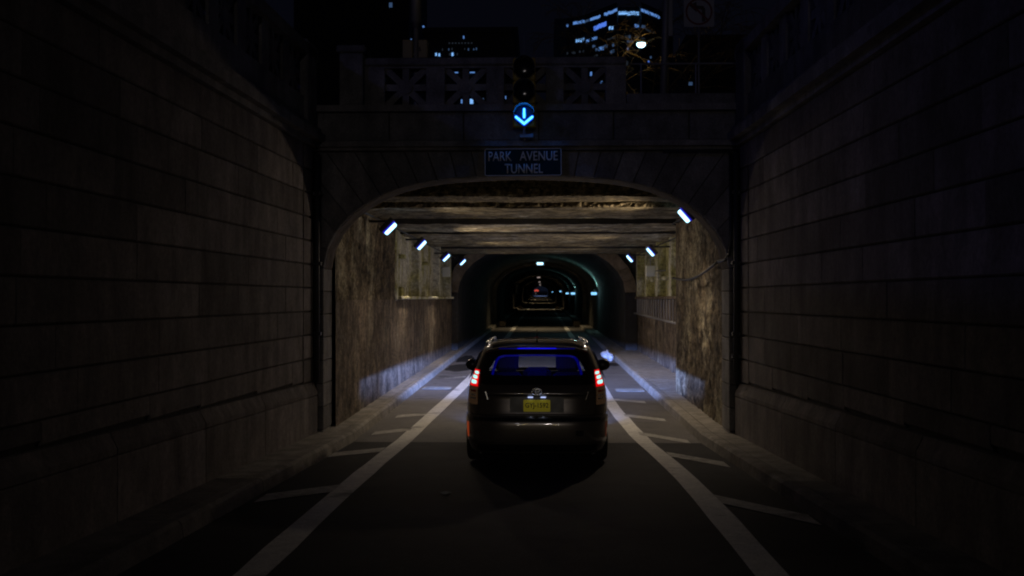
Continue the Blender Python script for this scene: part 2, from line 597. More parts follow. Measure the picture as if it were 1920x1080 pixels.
def retaining_wall(sgn, x, label, dim):
    t = thing('retaining_wall', label, 'stone wall', (x, 15.5, 0), -0.03 * -sgn)
    # local: face at x=0, body towards sgn*x ; u = distance from the portal towards the camera
    def B(g, u0, u1, z0, z1, proud=0.0, deep=0.35, ch=0.0):
        xa, xb = sorted((-sgn * proud, sgn * deep))
        return g.box(xa, xb, -u1, -u0, z0, z1, ch)
    B(G(), 0.0, 26, 0, 4.39, -0.028, 0.7).obj('wall_core', M['joint'], t)
    # column of stones next to the portal, then the running courses
    rnd = random.Random(3 if sgn < 0 else 5)
    for k in range(10):
        z0 = 0.91 + CH * k
        z1 = z0 + CH
        m = stone_mesh(0.30, 0.5, CH - .02, M['granite'])
        link('stone', m, t, (sgn * .15, -0.365, (z0 + z1) / 2))
        u = 0.665
        ln = rnd.choice((0.55, 0.9, 1.3))
        while u < 17.5:
            zz0 = max(z0, plz(15.5 - u - ln))
            if z1 - zz0 > 0.06:
                m = stone_mesh(0.30, ln - .008, round(z1 - zz0 - .013, 3), M['granite'])
                jit = rnd.uniform(-.004, .004)
                link('stone', m, t, (sgn * (.15) + jit, -(u + ln / 2), (z1 + zz0) / 2))
            u += ln
            ln = rnd.choice((1.3, 1.6, 1.6, 1.95))
    # plinth and moulding follow the ramp
    u = 0.1
    first = True
    while u < 20:
        ln = 0.52 if first else 2.1
        first = False
        for (a, b, proud, nm) in ((-0.2, 0.70, 0.075, 'plinth_stone'), (0.712, 0.895, 0.0, 'moulding')):
            ya, yb = -u, -(u + ln - .015)
            Ya, Yb = 15.5 + ya, 15.5 + yb
            off = lambda Y: 0.0195 * (15.5 - Y)
            g = G()
            xf = -sgn * 0.075
            if nm == 'plinth_stone':
                prof = [(sgn * .3, a), (xf, a), (xf, b - .01), (xf + sgn * .01, b), (sgn * .3, b)]
            else:
                prof = [(sgn * .3, a), (xf, a), (xf, a + .05), (-sgn * .02, b - .03), (-sgn * .015, b), (sgn * .3, b)]
            P0 = [(p[0], ya, p[1] + off(Ya)) for p in prof]
            P1 = [(p[0], yb, p[1] + off(Yb)) for p in prof]
            n = len(prof)
            for i in range(n):
                g.poly([P0[i], P0[(i + 1) % n], P1[(i + 1) % n], P1[i]])
            g.poly(P0); g.poly(P1)
            g.obj(nm, M['granite'], t)
        u += ln
    # cornice and star balustrade on top
    g = G()
    for (z0, z1, pr) in ((4.39, 4.47, .06), (4.47, 4.6, .16), (4.6, 4.68, .1)):
        B(g, 0.0, 26, z0, z1, pr, .6)
    g.obj('cornice', M['granite_dark'], t)
    B(G(), 0, 26, 4.68, 5.06, 0.0, .4).obj('parapet_base', M['granite_dark'], t)
    B(G(), 0, 26, 5.68, 5.84, 0.05, .33).obj('top_rail', M['granite_dark'], t)
    u = 0.7
    while u < 15:
        xa, xb = sorted((sgn * .06, sgn * .22))
        star_panel_side(xa, xb, -u - .32, 5.06, 5.68, .32).obj('star_panel', M['granite_dark'], t)
        B(G(), u + .64, u + .95, 5.06, 5.68, -0.02, .28).obj('baluster_post', M['granite_dark'], t)
        u += .95
    B(G(), 0.05, 0.62, 4.69, 5.9, .05, .45, .02).obj('corner_pier', M['granite_dark'], t)
    return t

retaining_wall(-1, XL, 'long ashlar retaining wall left of the ramp, catching brown light near the portal', 0)
retaining_wall(1, XR, 'darker ashlar retaining wall right of the ramp behind the pipe and cable', 0)

# ------------------------------------------------------------------ portal
half = [(0, 3.985), (.33, 3.98), (.62, 3.968), (.97, 3.948), (1.317, 3.915), (1.62, 3.865), (1.905, 3.79), (2.18, 3.68), (2.42, 3.54), (2.58, 3.425), (2.714, 3.30), (2.86, 3.11), (2.955, 2.92), (3.005, 2.76), (3.02, 2.6)]
intr = [(AX - a, b) for a, b in reversed(half)] + [(AX + a, b) for a, b in half[1:]]
def resample(pts, n):
    L = [0]
    for a, b in zip(pts, pts[1:]):
        L.append(L[-1] + math.dist(a, b))
    out = []
    for i in range(n + 1):
        t = L[-1] * i / n
        k = 0
        while k < len(L) - 2 and L[k + 1] < t:
            k += 1
        f = (t - L[k]) / (L[k + 1] - L[k])
        out.append((pts[k][0] + (pts[k + 1][0] - pts[k][0]) * f, pts[k][1] + (pts[k + 1][1] - pts[k][1]) * f))
    return out
NV = 25
arc = resample(intr, NV)
PT = 4.35
portal = thing('tunnel_portal', 'dark granite tunnel portal with basket arch, cornice and star balustrade', 'tunnel entrance')
fan = (AX, 0.2)
def hitbox(p):
    d = Vector((p[0] - fan[0], p[1] - fan[1])).normalized()
    if p[1] < 3.05:
        d = (Vector((1 if p[0] > AX else -1, 0)) + d * (p[1] - 2.6)).normalized()
    ts = []
    if d.y > 1e-4: ts.append((PT - p[1]) / d.y)
    if d.x > 1e-4: ts.append((XR - .03 - p[0]) / d.x)
    if d.x < -1e-4: ts.append((XL + .03 - p[0]) / d.x)
    t = min(x for x in ts if x > 0)
    return d, t
for i in range(NV):
    a, b = arc[i], arc[i + 1]
    (da, ta), (db, tb) = hitbox(a), hitbox(b)
    cor = None
    A1 = (a[0] + da.x * ta, a[1] + da.y * ta)
    B1 = (b[0] + db.x * tb, b[1] + db.y * tb)
    if abs(A1[0] - B1[0]) > .02 and abs(A1[1] - B1[1]) > .02:   # corner cell
        cor = ((XL + .03) if a[0] < AX else (XR - .03), PT)
    poly = [a, A1] + ([cor] if cor else []) + [B1, b]
    # shrink for the joint
    cx = sum(p[0] for p in poly) / len(poly); cz = sum(p[1] for p in poly) / len(poly)
    k = .975
    sp = [(cx + (p[0] - cx) * k, cz + (p[1] - cz) * (k if p not in (a, b) else 1.0)) for p in poly]
    proud = 0.03 if i == NV // 2 else random.uniform(-.006, .006)
    G().prism(sp[::-1], 15.5 - proud, 16.12, .012).obj('voussoir', M['granite_dark'], portal)
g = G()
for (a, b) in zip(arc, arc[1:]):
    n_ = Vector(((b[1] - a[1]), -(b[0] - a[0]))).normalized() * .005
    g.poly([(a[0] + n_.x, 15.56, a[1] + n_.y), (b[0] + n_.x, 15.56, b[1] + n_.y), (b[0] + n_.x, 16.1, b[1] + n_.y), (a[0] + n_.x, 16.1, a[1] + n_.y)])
g.obj('soffit_shade_lining', M['soffit_shade'], portal)  # added dark lining, the dimness of the soffit put into its colour
# jamb stones
for s, xi in ((-1, AX - 3.02), (1, AX + 3.02)):
    z = 0.0
    xo = XL + .03 if s < 0 else XR - .03
    xa, xb = sorted((xi, xo))
    for kk in range(8):
        h = (2.6 / 7.5) if kk else 2.6 / 15
        G().box(xa, xb, 15.5, 16.12, z + .006, z + h - .006, .01).obj('jamb_stone', M['granite_dark'], portal)
        z += h
# mortar core behind the voussoirs
g = G()
for i in range(NV):
    a, b = arc[i], arc[i + 1]
    n_ = Vector((-(b[1] - a[1]), b[0] - a[0])).normalized() * .02
    a2 = (a[0] + n_.x, a[1] + n_.y); b2 = (b[0] + n_.x, b[1] + n_.y)
    g.poly([(a2[0], 15.54, a2[1]), (b2[0], 15.54, b2[1]), (b2[0], 15.54, 4.5), (a2[0], 15.54, 4.5)])
    g.poly([(a2[0], 15.54, a2[1]), (b2[0], 15.54, b2[1]), (b2[0], 16.1, b2[1]), (a2[0], 16.1, a2[1])])
    g.poly([(a2[0], 16.1, a2[1]), (b2[0], 16.1, b2[1]), (b2[0], 16.1, 4.9), (a2[0], 16.1, 4.9)])
for xa, xb in ((-4.6, AX - 3.04), (AX + 3.04, 4.3)):
    g.box(xa, xb, 15.54, 16.1, -.2, 4.5)
g.obj('mortar_core', M['joint'], portal)
# cornice, frieze, string course
g = G(); g.box(XL - .3, XR + .3, 15.42, 16.4, 4.352, 4.40); g.box(XL - .3, XR + .3, 15.34, 16.4, 4.40, 4.47); g.box(XL - .3, XR + .3, 15.44, 16.4, 4.47, 4.50)
g.obj('cornice', M['granite_dark'], portal)
x = XL + .0
while x < XR:
    x2 = min(x + 1.12, XR)
    G().box(x + .006, x2 - .006, 15.5, 16.3, 4.508, 4.93, .012).obj('frieze_stone', M['granite_dark'], portal)
    x = x2
G().box(XL, XR, 15.53, 16.28, 4.5, 4.95).obj('frieze_core', M['joint'], portal)
g = G(); g.box(XL - .3, XR + .3, 15.40, 16.4, 4.935, 5.03)
g.obj('string_course', M['granite_dark'], portal)
# balustrade
G().box(-2.66, 1.27, 15.5, 15.86, 5.64, 5.755, .02).obj('top_rail', M['granite_pale'], portal)
G().box(-2.66, 1.27, 15.55, 15.82, 5.605, 5.645).obj('rail_moulding', M['granite_pale'], portal)
centres = [-2.04, -1.135, -.24, .65]
for c in centres:
    star_panel(G(), c, 5.03, 5.61, .31, 15.58, 15.76, .05).obj('star_panel', M['granite_pale'], portal)
edges = [(-2.66, -2.04 - .31), (-2.04 + .31, -1.135 - .31), (-1.135 + .31, -.24 - .31), (-.24 + .31, .65 - .31), (.65 + .31, 1.27)]
for a, b in edges:
    G().box(a, b, 15.54, 15.8, 5.03, 5.61, .01).obj('baluster_post', M['granite_pale'], portal)
G().box(-3.02, -2.665, 15.44, 15.95, 5.03, 5.82, .015).obj('corner_pier', M['granite_dark'], portal)
G().box(-3.06, -2.625, 15.40, 15.99, 5.82, 5.93, .02).obj('pier_cap', M['granite_dark'], portal)
G().box(1.275, 3.3, 15.5, 15.8, 5.03, 5.2, .015).obj('low_parapet', M['granite_dark'], portal)

# iron railing on the low parapet
rl = thing('iron_railing', 'thin iron railing on the low parapet right of the balustrade', 'railing', (0, 15.65, 5.2))
G().tube([(1.3, 0, .47), (2.98, 0, .47)], .016, 8).obj('rail', M['steel'], rl)
for xx in (1.5, 2.32, 2.93):
    G().tube([(xx, 0, 0), (xx, 0, .47)], .014, 8).obj('post', M['steel'], rl)

# ------------------------------------------------------------------ tunnel: girder section
def rough_wall(name, mat, parent, x, y0, y1, z0, z1, side, amp, res=.11, fr=1.6):
    """displaced wall sheet with its own thickness behind; side=-1 left wall (faces +x)"""
    nu = max(2, int((y1 - y0) / res)); nv = max(2, int((z1 - z0) / res))
    g = G()
    def fn(u, v):
        y = y0 + (y1 - y0) * u
        z = z0 + (z1 - z0) * v
        d = noise.fractal(Vector((x, y * fr, z * fr * .8)), 0.9, 2.1, 5) * amp
        e = min(1, min(u, 1 - u) * 14)
        return (x - side * d * e, y, z)
    g.grid(fn, nu, nv)
    o = g.obj(name, mat, parent, True, False)
    back = x + side * 0.6
    xa, xb = sorted((x + side * .16, back))
    G().box(xa, xb, y0, y1, z0, z1).obj('wall_core', M['joint'], parent)
    return o

lw = thing('tunnel_wall', 'left tunnel wall of flaking concrete with a ledge and pale niche', 'tunnel wall')
rough_wall('rough_upper_wall', M['rough'], lw, -3.21, 16.12, 23.0, 2.12, 4.2, -1, .05, .055, 5.5)
rough_wall('lower_wall', M['lower'], lw, -3.20, 16.12, 37.2, 0.1, 2.12, -1, .025, .08, 4)
rough_wall('niche_wall', M['upper'], lw, -3.42, 23.0, 37.2, 2.2, 4.2, -1, .04, .08, 4)
g = G(); g.box(-3.6, -3.1, 23.02, 36.9, 2.12, 2.2, .015); g.obj('ledge', M['upper'], lw)
G().box(-3.6, -3.17, 22.72, 23.02, 2.1, 4.2, .03).obj('pilaster', M['upper'], lw)
for yy, wd in ((27.2, .5), (32.6, .55), (36.4, .5)):
    G().box(-3.55, -3.2, yy, yy + wd, 2.2, 4.2, .02).obj('pilaster', M['upper'], lw)
for yy in (24.6, 29.6, 34.3):
    G().box(-3.5, -3.3, yy, yy + .9, 2.2, 2.42, .02).obj('bearing_block', M['upper'], lw)
    G().box(-3.5, -3.26, yy + .2, yy + .6, 3.1, 3.2, .02).obj('bracket', M['upper'], lw)

rw = thing('tunnel_wall', 'right tunnel wall with a stained pier and a recess with pipes', 'tunnel wall')
rough_wall('rough_pier_face', M['rough'], rw, 2.82, 16.12, 21.9, 0.1, 4.2, 1, .045, .06, 5.5)
G().box(2.98, 3.7, 21.75, 21.93, 0.1, 4.2, .02).obj('pier_end', M['rough'], rw)
# pier corner seen from the tunnel
rough_wall('recess_lower_wall', M['lower'], rw, 3.42, 21.93, 37.2, 0.1, 2.12, 1, .05, .14)
rough_wall('recess_upper_wall', M['upper'], rw, 3.55, 21.93, 37.2, 2.2, 4.2, 1, .04, .14)
G().box(3.3, 3.75, 21.95, 36.9, 2.12, 2.2, .015).obj('ledge', M['lower'], rw)
for yy, wd in ((23.6, .4), (26.6, .5), (29.8, .35), (32.8, .5), (35.8, .5)):
    G().box(3.3, 3.7, yy, yy + wd, 2.2, 4.2, .02).obj('pilaster', M['upper'], rw)
for yy in (25.4, 28.6, 31.5):
    G().box(3.34, 3.7, yy, yy + .5, 2.65, 2.75, .02).obj('bracket', M['upper'], rw)
G().tube([(3.3, 22.0, 1.46 + gz(22)), (3.3, 37.0, 1.46 + gz(37))], .03, 8).obj('pipe', M['steel'], rw)
for i in range(22):
    yy = 22.5 + i * .65
    G().tube([(3.33, yy, 1.49 + gz(yy)), (3.33, yy, 2.12)], .022, 6).obj('upright_pipe', M['steel'], rw)

# ceiling of concrete encased girders
tc_ = thing('tunnel_ceiling', 'stained concrete ceiling slabs over the first stretch of the tunnel', 'tunnel ceiling')
G().box(-4.6, 4.3, 16.14, 38, 4.42, 4.6).obj('deck', M['joint'], tc_)
def rough_soffit(y0, y1, z, mat, amp, ztop=4.42, crust=None):
    g = G()
    n = max(3, int((y1 - y0) / .12))
    def fn(u, v):
        xx = -3.5 + 7.2 * u
        yy = y0 + (y1 - y0) * v
        return (xx, yy, z + noise.fractal(Vector((xx * 1.2, yy * 1.8, z)), .9, 2.1, 5) * amp)
    g.grid(fn, 70, n)
    g.obj('slab', mat, tc_, True, False)
    g = G()
    def ff(u, v):
        xx = -3.5 + 7.2 * u
        q = noise.fractal(Vector((xx * 4.0, y0, v * 2.5)), .9, 2.1, 4)
        return (xx, y0 - abs(q) * (.07 if crust else .01), z + (ztop - z) * v + noise.noise(Vector((xx * 2, 3, v))) * (.025 if crust else .004) * (1 if v > 0.1 else 0))
    g.grid(ff, 180, 6)
    g.obj('slab_face', crust or M['joint'], tc_, False, False)  # plain faces take the dark joint colour in place of shadow
    G().poly([(-3.5, y1, z), (3.7, y1, z), (3.7, y1, ztop), (-3.5, y1, ztop)]).obj('slab_back', mat, tc_, False, False)
rough_soffit(16.95, 17.9, 3.81, M['crust'], .03, 3.955, M['crust'])
G().box(-3.5, 3.7, 16.99, 17.85, 3.96, 4.1).obj('girder', M['crust'], tc_)
rough_soffit(18.1, 20.6, 3.73, M['soffit'], .03, 3.93, M['crust'])
G().box(-3.5, 3.7, 18.2, 20.5, 3.94, 4.38).obj('girder', M['joint'], tc_)
rough_soffit(21.9, 24.5, 3.72, M['soffit'], .03, 3.86)
rough_soffit(25.1, 28.4, 3.70, M['soffit'], .03)
rough_soffit(29.2, 32.3, 3.76, M['soffit'], .03)
rough_soffit(33.0, 36.9, 3.72, M['soffit'], .012)

# ------------------------------------------------------------------ vaulted tunnel beyond
vt = thing('tunnel_vault', 'long dark vaulted tunnel with lit arch rings running to the far exit', 'tunnel')
def vprof(xc, hw, spring, crown, n=22, z0=-.1):
    p = [(xc - hw, z0), (xc - hw, spring)]
    for i in range(1, n):
        t = math.pi * (1 - i / n)
        p.append((xc + hw * math.cos(t), spring + (crown - spring) * math.sin(t)))
    p += [(xc + hw, spring), (xc + hw, z0)]
    return p
def vc(Y):
    return -0.0 - 0.35 * min(1, (Y - 37) / 90)
def vault(y0, y1, step, hw, spring, crown, mat, nm='vault_lining'):
    g = G()
    Y = y0
    while Y < y1:
        Y2 = min(Y + step, y1)
        a = [(p[0], Y, p[1] + gz(Y)) for p in vprof(vc(Y), hw, spring, crown)]
        b = [(p[0], Y2, p[1] + gz(Y2)) for p in vprof(vc(Y2), hw, spring, crown)]
        for i in range(len(a) - 1):
            g.poly([a[i], a[i + 1], b[i + 1], b[i]])
        Y = Y2
    return g.obj(nm, mat, vt, False, False)
Y = 37.25
while Y < 430:
    st = 8.0 if Y < 130 else 50.0
    vault(Y, min(Y + st, 430), 4, 3.02, 2.2, 4.05, M['brick_vault'])
    Y += st
# end wall with the arch ring stones
EWX = vprof(0, 3.02, 2.2, 4.05)
g = G()
for i in range(len(EWX) - 1):
    a, b = EWX[i], EWX[i + 1]
    if a[0] >= b[0] - 1e-6:
        continue
    g.poly([(a[0], 37.24, a[1] + .15), (b[0], 37.24, b[1] + .15), (b[0], 37.24, 4.6), (a[0], 37.24, 4.6)])
for xa, xb in ((-4.6, -3.02), (3.02, 4.4)):
    g.box(xa, xb, 37.22, 37.4, -.1, 4.6)
g.obj('end_wall', M['joint'], vt, False, False)
def ring(yf, yb, hw, th, spring, crown, n, mat, name, xc):
    inner = vprof(xc, hw, spring, crown, n)
    outer = vprof(xc, hw + th, spring, crown + th, n)
    for i in range(len(inner) - 1):
        p = [inner[i], inner[i + 1], outer[i + 1], outer[i]]
        if name == 'arch_ring_stone' and i in (0, len(inner) - 2):
            mat_ = M['joint']  # jamb pieces coloured dark so they sink into the unlit recess
        else:
            mat_ = mat
        cx = sum(q[0] for q in p) / 4; cz = sum(q[1] for q in p) / 4
        p = [(cx + (q[0] - cx) * .985, cz + (q[1] - cz) * .985 + gz(yf)) for q in p]
        G().prism(p, yf, yb, .01).obj(name, mat_, vt)
ring(37.05, 37.24, 2.98, .42, 2.2, 4.0, 15, M['rib'], 'arch_ring_stone', 0)
for yy, hw, cr in ((66.5, 2.74, 3.86), (131, 2.85, 3.95)):
    ring(yy, yy + .6, hw, .35, 2.2, cr, 13, M['rib'], 'rib_stone', vc(yy))
    for s in (-1, 1):
        xk = vc(yy) + s * 2.35
        G().box(xk - .22, xk + .22, yy - 1.2, yy + .8, gz(yy), gz(yy) + .34, .05).obj('rib_footing', M['rib'], vt)
for yy in (176, 200, 224, 250, 276, 305, 335, 370):
    g = G()
    a = vprof(vc(yy), 2.9, 2.2, 4.0, 12); b = vprof(vc(yy), 3.1, 2.2, 4.15, 12)
    for i in range(len(a) - 1):
        g.prism([(q[0], q[1] + gz(yy)) for q in (a[i], a[i + 1], b[i + 1], b[i])], yy, yy + 1)
    g.obj('rib', M['rib'], vt)

# ------------------------------------------------------------------ tunnel lamps
def lamp_mesh():
    root = thing('tunnel_lamp', '', 'lamp')
    # local: long along y, face towards local +x (later rolled by 45 degrees down)
    G().box(-.09, 0.0, -.05, .05, -.15, .15, .02).obj('housing', M['steel_dark'], root)
    bm = bmesh.new()
    def cap(w_, h_, ly, x0, x1):
        g = G()
        pts = []
        for k in range(20):
            t = 2 * math.pi * k / 20
            pts.append((math.copysign(abs(math.cos(t)) ** .35, math.cos(t)) * ly, math.copysign(abs(math.sin(t)) ** .35, math.sin(t)) * h_))
        n = len(pts)
        rings = [(1, x0), (1, x0 + (x1 - x0) * .7), (.88, x1)]
        for k, xx in rings:
            g.v += [(xx, p[0] * k, p[1] * k) for p in pts]
        for r_ in range(2):
            for i in range(n):
                j = (i + 1) % n
                g.f.append((r_ * n + i, r_ * n + j, (r_ + 1) * n + j, (r_ + 1) * n + i))
        g.f.append(tuple(range(2 * n, 3 * n)))
        return g
    cap(0, .138, .045, 0.002, .03).obj('lens_fringe', M['lensfringe'], root, True)  # added ring that carries the blue glow fringe of the lamp
    cap(0, .126, .035, 0.031, .088).obj('lens', M['lens'], root, True)
    return root
proto = lamp_mesh()
lamps = [(-1, -2.76, 18.7, 3.44, 52, 'large tunnel lamp highest on the left wall, nearest the portal', 1.05),
         (-1, -2.78, 23.8, 3.40, 50, 'second tunnel lamp on the left, above the pale niche', 1.0),
         (-1, -2.80, 30.2, 3.36, 52, 'third tunnel lamp on the left, above the white box', 1.0),
         (-1, -2.74, 35.8, 3.42, 52, 'smallest tunnel lamp at the inner end of the left wall', .95),
         (1, 2.50, 18.0, 3.60, 48, 'large tunnel lamp on the right pier under the arch', 1.05),
         (1, 2.82, 26.6, 3.36, 48, 'tunnel lamp in the right recess above the right white box', 1.0),
         (1, 2.80, 32.6, 3.42, 48, 'small tunnel lamp farthest in along the right recess', 1.0)]
POW = [27, 80, 66, 14, 54, 46, 28]
for i, (s, x, y, z, ang, lab, sc) in enumerate(lamps):
    o = proto if i == 0 else copy_tree(proto)
    o.location = (x, y, z)
    if s < 0:
        o.rotation_euler = (0, R(ang - 7), 0)
    else:
        o.rotation_euler = (0, R(180 - ang + 7), 0)
    o.scale = (sc,) * 3
    tag(o, lab, 'lamp', 'lamps along the first stretch of the tunnel')
    d = Vector((-s * .72, 0, -.7))
    p = Vector((x, y, z)) + d * .26
    add_light('tunnel_lamp_light', 'SPOT', p, POW[i] * 2.1, WARM, .07, d.to_track_quat('-Z', 'Y').to_euler(), R(172), .55)

# fixtures mounted at the springing of the vault, right side
vl = None
for i, (x, y, z, lab, e) in enumerate([(2.80, 54, 2.42, 'nearest bluish lamp on the right springing of the vault', 60.0),
                               (2.72, 87, 2.35, 'second bluish lamp on the right springing of the vault', 30),
                               (2.66, 104, 2.3, 'third bluish lamp on the right springing of the vault', 7),
                               (2.62, 135, 2.5, 'fourth bluish lamp on the right springing of the vault', 8),
                               (2.6, 235, 2.3, 'faintest greenish lamp deep inside the tunnel on the right', 1.0)]):
    z = z - .22 + gz(y)
    x = x - .06
    if vl is None:
        t = thing('vault_lamp', lab, 'lamp')
        G().box(-.02, .22, -.2, .2, -.02, .14, .02).obj('housing', M['steel_dark'], t)
        G().box(-.16, .13, -.17, .17, -.16, -.021, .03).obj('lens', M['vlens'], t)
        vl = t
    else:
        t = copy_tree(vl)
    t.location = (x, y, z)
    if i in (1, 3):
        t.scale = (1.2, 1, 1.2)
    tag(t, lab, 'lamp', 'bluish lamps along the vault')
    add_light('vault_lamp_light', 'SPOT', (x + .02, y, z + .30), e * .8, (0.3, 0.85, 0.8), .03, (R(180), 0, 0), R(150), .6)
    add_light('vault_lamp_light', 'POINT', (x - .5, y - .4, z + .3), e * .2, (0.45, 0.85, 0.85), .1)
cl = None
for i, y in enumerate((61.5, 126, 190, 254, 318)):
    z = 3.93 + gz(y)
    if cl is None:
        t = thing('ceiling_lamp', '', 'lamp')
        G().box(-.22, .22, -.2, .2, 0, .12, .02).obj('housing', M['steel_dark'], t)
        G().box(-.19, .19, -.17, .17, -.14, -.002, .03).obj('lens', M['lens'], t)
        cl = t
    else:
        t = copy_tree(cl)
    t.location = (vc(y) + .02, y, z)
    tag(t, ('bright boxy lamp on the crown of the vault', 'second, fainter lamp along the crown of the vault', 'third lamp along the crown, a dot', 'fourth lamp along the crown, a tiny dot', 'last tiny lamp on the crown before the exit')[i], 'lamp', 'lamps along the crown of the vault')
    if i:
        for ch in t.children:
            if ch.name.startswith('lens'):
                ch.data = ch.data.copy(); ch.data.materials[0] = M['vdim'] if 'vdim' in M else M.setdefault('vdim', emit('dim_lens', (.75, .6, .55), .35))
    add_light('ceiling_lamp_light', 'SPOT', (vc(y), y, z - .2), (300, 300, 400, 500, 500)[i], (1, .76, .44), .15, (0, 0, 0), R(120), 1.0)

cd = thing('conduit', 'thin conduit linking the lamps along the left side of the tunnel', 'conduit')
G().tube([(-3.02, 16.3, 3.62), (-3.0, 18.7, 3.6), (-3.03, 23, 3.6), (-3.06, 30, 3.58), (-3.06, 36.8, 3.58)], .018, 6).obj('pipe', M['steel_dark'], cd)
for (x, y, z) in ((-2.78, 18.72, 3.5), (-2.8, 23.82, 3.46), (-2.82, 30.22, 3.42), (-2.78, 35.82, 3.46)):
    G().box(-3.12, x, y, y + .04, z + .02, z + .06).obj('bracket', M['steel_dark'], cd)
cd = thing('conduit', 'thin conduit linking the lamps along the right side of the tunnel', 'conduit')
G().tube([(2.76, 16.3, 3.72), (2.74, 21.8, 3.7), (3.25, 22.1, 3.6), (3.2, 30, 3.6), (3.2, 36.8, 3.6)], .018, 6).obj('pipe', M['steel_dark'], cd)
for (x, y, z) in ((2.56, 18.02, 3.66), (2.88, 26.62, 3.44), (2.86, 32.62, 3.48)):
    G().box(x, x + (.2 if y < 20 else .4), y, y + .04, z + .0, z + .04).obj('bracket', M['steel_dark'], cd)

# ------------------------------------------------------------------ boxes, cable, drains, bag
def wall_box(x, y, z, w_, h_, s, lab):
    t = thing('electrical_box', lab, 'electrical box', (x, y, z))
    G().box(-w_ / 2, w_ / 2, 0, .2, -h_ / 2, h_ / 2, .012).obj('casing', M['white'], t)
    G().box(-w_ / 2 + .02, w_ / 2 - .02, -.012, -.001, -h_ / 2 + .02, h_ / 2 - .02, .004).obj('cover', M['white'], t)
    G().tube([(s * w_ / 2, .1, 0), (s * (w_ / 2 + .3), .1, .02)], .018, 6).obj('conduit', M['steel'], t)
    G().tube([(0, .1, h_ / 2), (0, .1, h_ / 2 + .35)], .016, 6).obj('conduit', M['steel'], t)
wall_box(-3.12, 33.9, 3.0, .26, .31, -1, 'white electrical box on the left wall under the third lamp')
wall_box(3.02, 28.8, 2.9, .25, .29, 1, 'white electrical box in the right recess beside pale brackets')

ct = thing('cable', 'black cable sagging from the portal corner across the right pier', 'cable')
pts = []
for i in range(15):
    u = i / 14
    pts.append((2.74 - .02 * u, 16.2 + 5.4 * u, 2.72 - .1 * u - .14 * math.sin(math.pi * u) - .05 * u))
G().tube(pts, .022, 6).obj('sagging_cable', M['black'], ct, True)
G().tube([(2.80, 15.44, 4.3), (2.80, 15.44, 3.0), (2.78, 15.45, 2.8), (2.74, 15.6, 2.72), (2.74, 16.2, 2.72)], .024, 6).obj('drop', M['black'], ct, True)
G().tube([(1.8, 15.4, 4.32), (2.76, 15.42, 4.325), (2.80, 15.44, 4.29)], .02, 6).obj('feed', M['black'], ct, True)
dp = thing('downpipe', 'dark vertical pipe in the left corner where wall meets portal', 'pipe', (-3.33, 15.36, 0))
G().tube([(0, 0, .9), (0, 0, 4.3)], .04, 10).obj('pipe', M['steel_dark'], dp, True)
for zz in (1.6, 2.64, 3.68):
    G().box(-.06, .06, -.03, .06, zz, zz + .05).obj('clamp', M['steel_dark'], dp)
dp2 = thing('downpipe', 'dark vertical pipe in the right corner where wall meets portal', 'pipe', (2.86, 15.36, 0))
G().tube([(0, 0, .9), (0, 0, 4.3)], .04, 10).obj('pipe', M['steel_dark'], dp2, True)
for zz in (1.27, 1.6, 2.64, 3.68):
    G().box(-.06, .06, -.03, .06, zz, zz + .05).obj('clamp', M['steel_dark'], dp2)

def drain(x0, x1, y, lab):
    t = thing('drain_grate', lab, 'drain', ((x0 + x1) / 2, y, gz(y) + .004))
    w_ = (x1 - x0) / 2
    G().box(-w_ - .03, w_ + .03, -.26, .26, .001, .006).obj('pit', M['black'], t)
    g = G(); 
    for a in ((-w_ - .03, w_ + .03, -.27, -.22), (-w_ - .03, w_ + .03, .22, .27), (-w_ - .04, -w_, -.22, .22), (w_, w_ + .04, -.22, .22)):
        g.box(*a, .007, .014)
    g.obj('frame', M['kerb'], t)
    n = 10
    for i in range(n):
        xx = -w_ + (i + .5) * 2 * w_ / n
        G().box(xx - .012, xx + .012, -.22, .22, .007, .013).obj('bar', M['kerb'], t)
drain(-2.7, -2.12, 24.0, 'iron drain grate in the gutter left of the car')
drain(1.72, 2.28, 23.6, 'iron drain grate in the gutter right of the car')

bm = bmesh.new()
bmesh.ops.create_icosphere(bm, subdivisions=4, radius=1)
for v in bm.verts:
    n_ = noise.fractal(v.co * 1.7, .8, 2.2, 5)
    f = 1 + n_ * .45
    v.co = Vector((v.co.x * .2 * f, v.co.y * .13 * f, v.co.z * .12 * f + .16 + (.04 if v.co.x < 0 else -.03)))
    if v.co.x > .05: v.co.z = min(v.co.z, .26) - .05 * (v.co.x * 5)
g = G(); g.add_bm(bm); bm.free()
pb = thing('plastic_bag', 'crumpled white plastic bag lying by the right kerb', 'plastic bag', (2.14, 33.5, gz(33.5) + .02))
g.obj('bag_body', M['bag'], pb, True)
G().prism([(.02, .02), (.1, -.0), (.14, .12), (.06, .16)], -.05, .05).obj('handle', M['bag'], pb)
for (x, y, r_, lab) in ((-1.0, 10.9, .06, 'small pale scrap of paper on the asphalt behind the car'), (-.08, 49, .14, 'small white patch added for the bright dot above the car roof')):  # second piece is added for a bright dot on the roadway
    g = G()
    pts = [(r_ * (1 + .4 * math.sin(k * 2.3)) * math.cos(k * math.pi / 4), r_ * .6 * (1 + .3 * math.cos(k * 1.7)) * math.sin(k * math.pi / 4)) for k in range(8)]
    n0 = len(g.v)
    g.v += [(p[0], p[1], .012 + .01 * math.sin(i * 2)) for i, p in enumerate(pts)] + [(0, 0, .035)]
    for i in range(8):
        g.f.append((i, (i + 1) % 8, 8))
    o = tag(g.obj('scrap_and_dot', M['bag']), lab, 'litter')
    o.location = (x, y, gz(y) + .002)

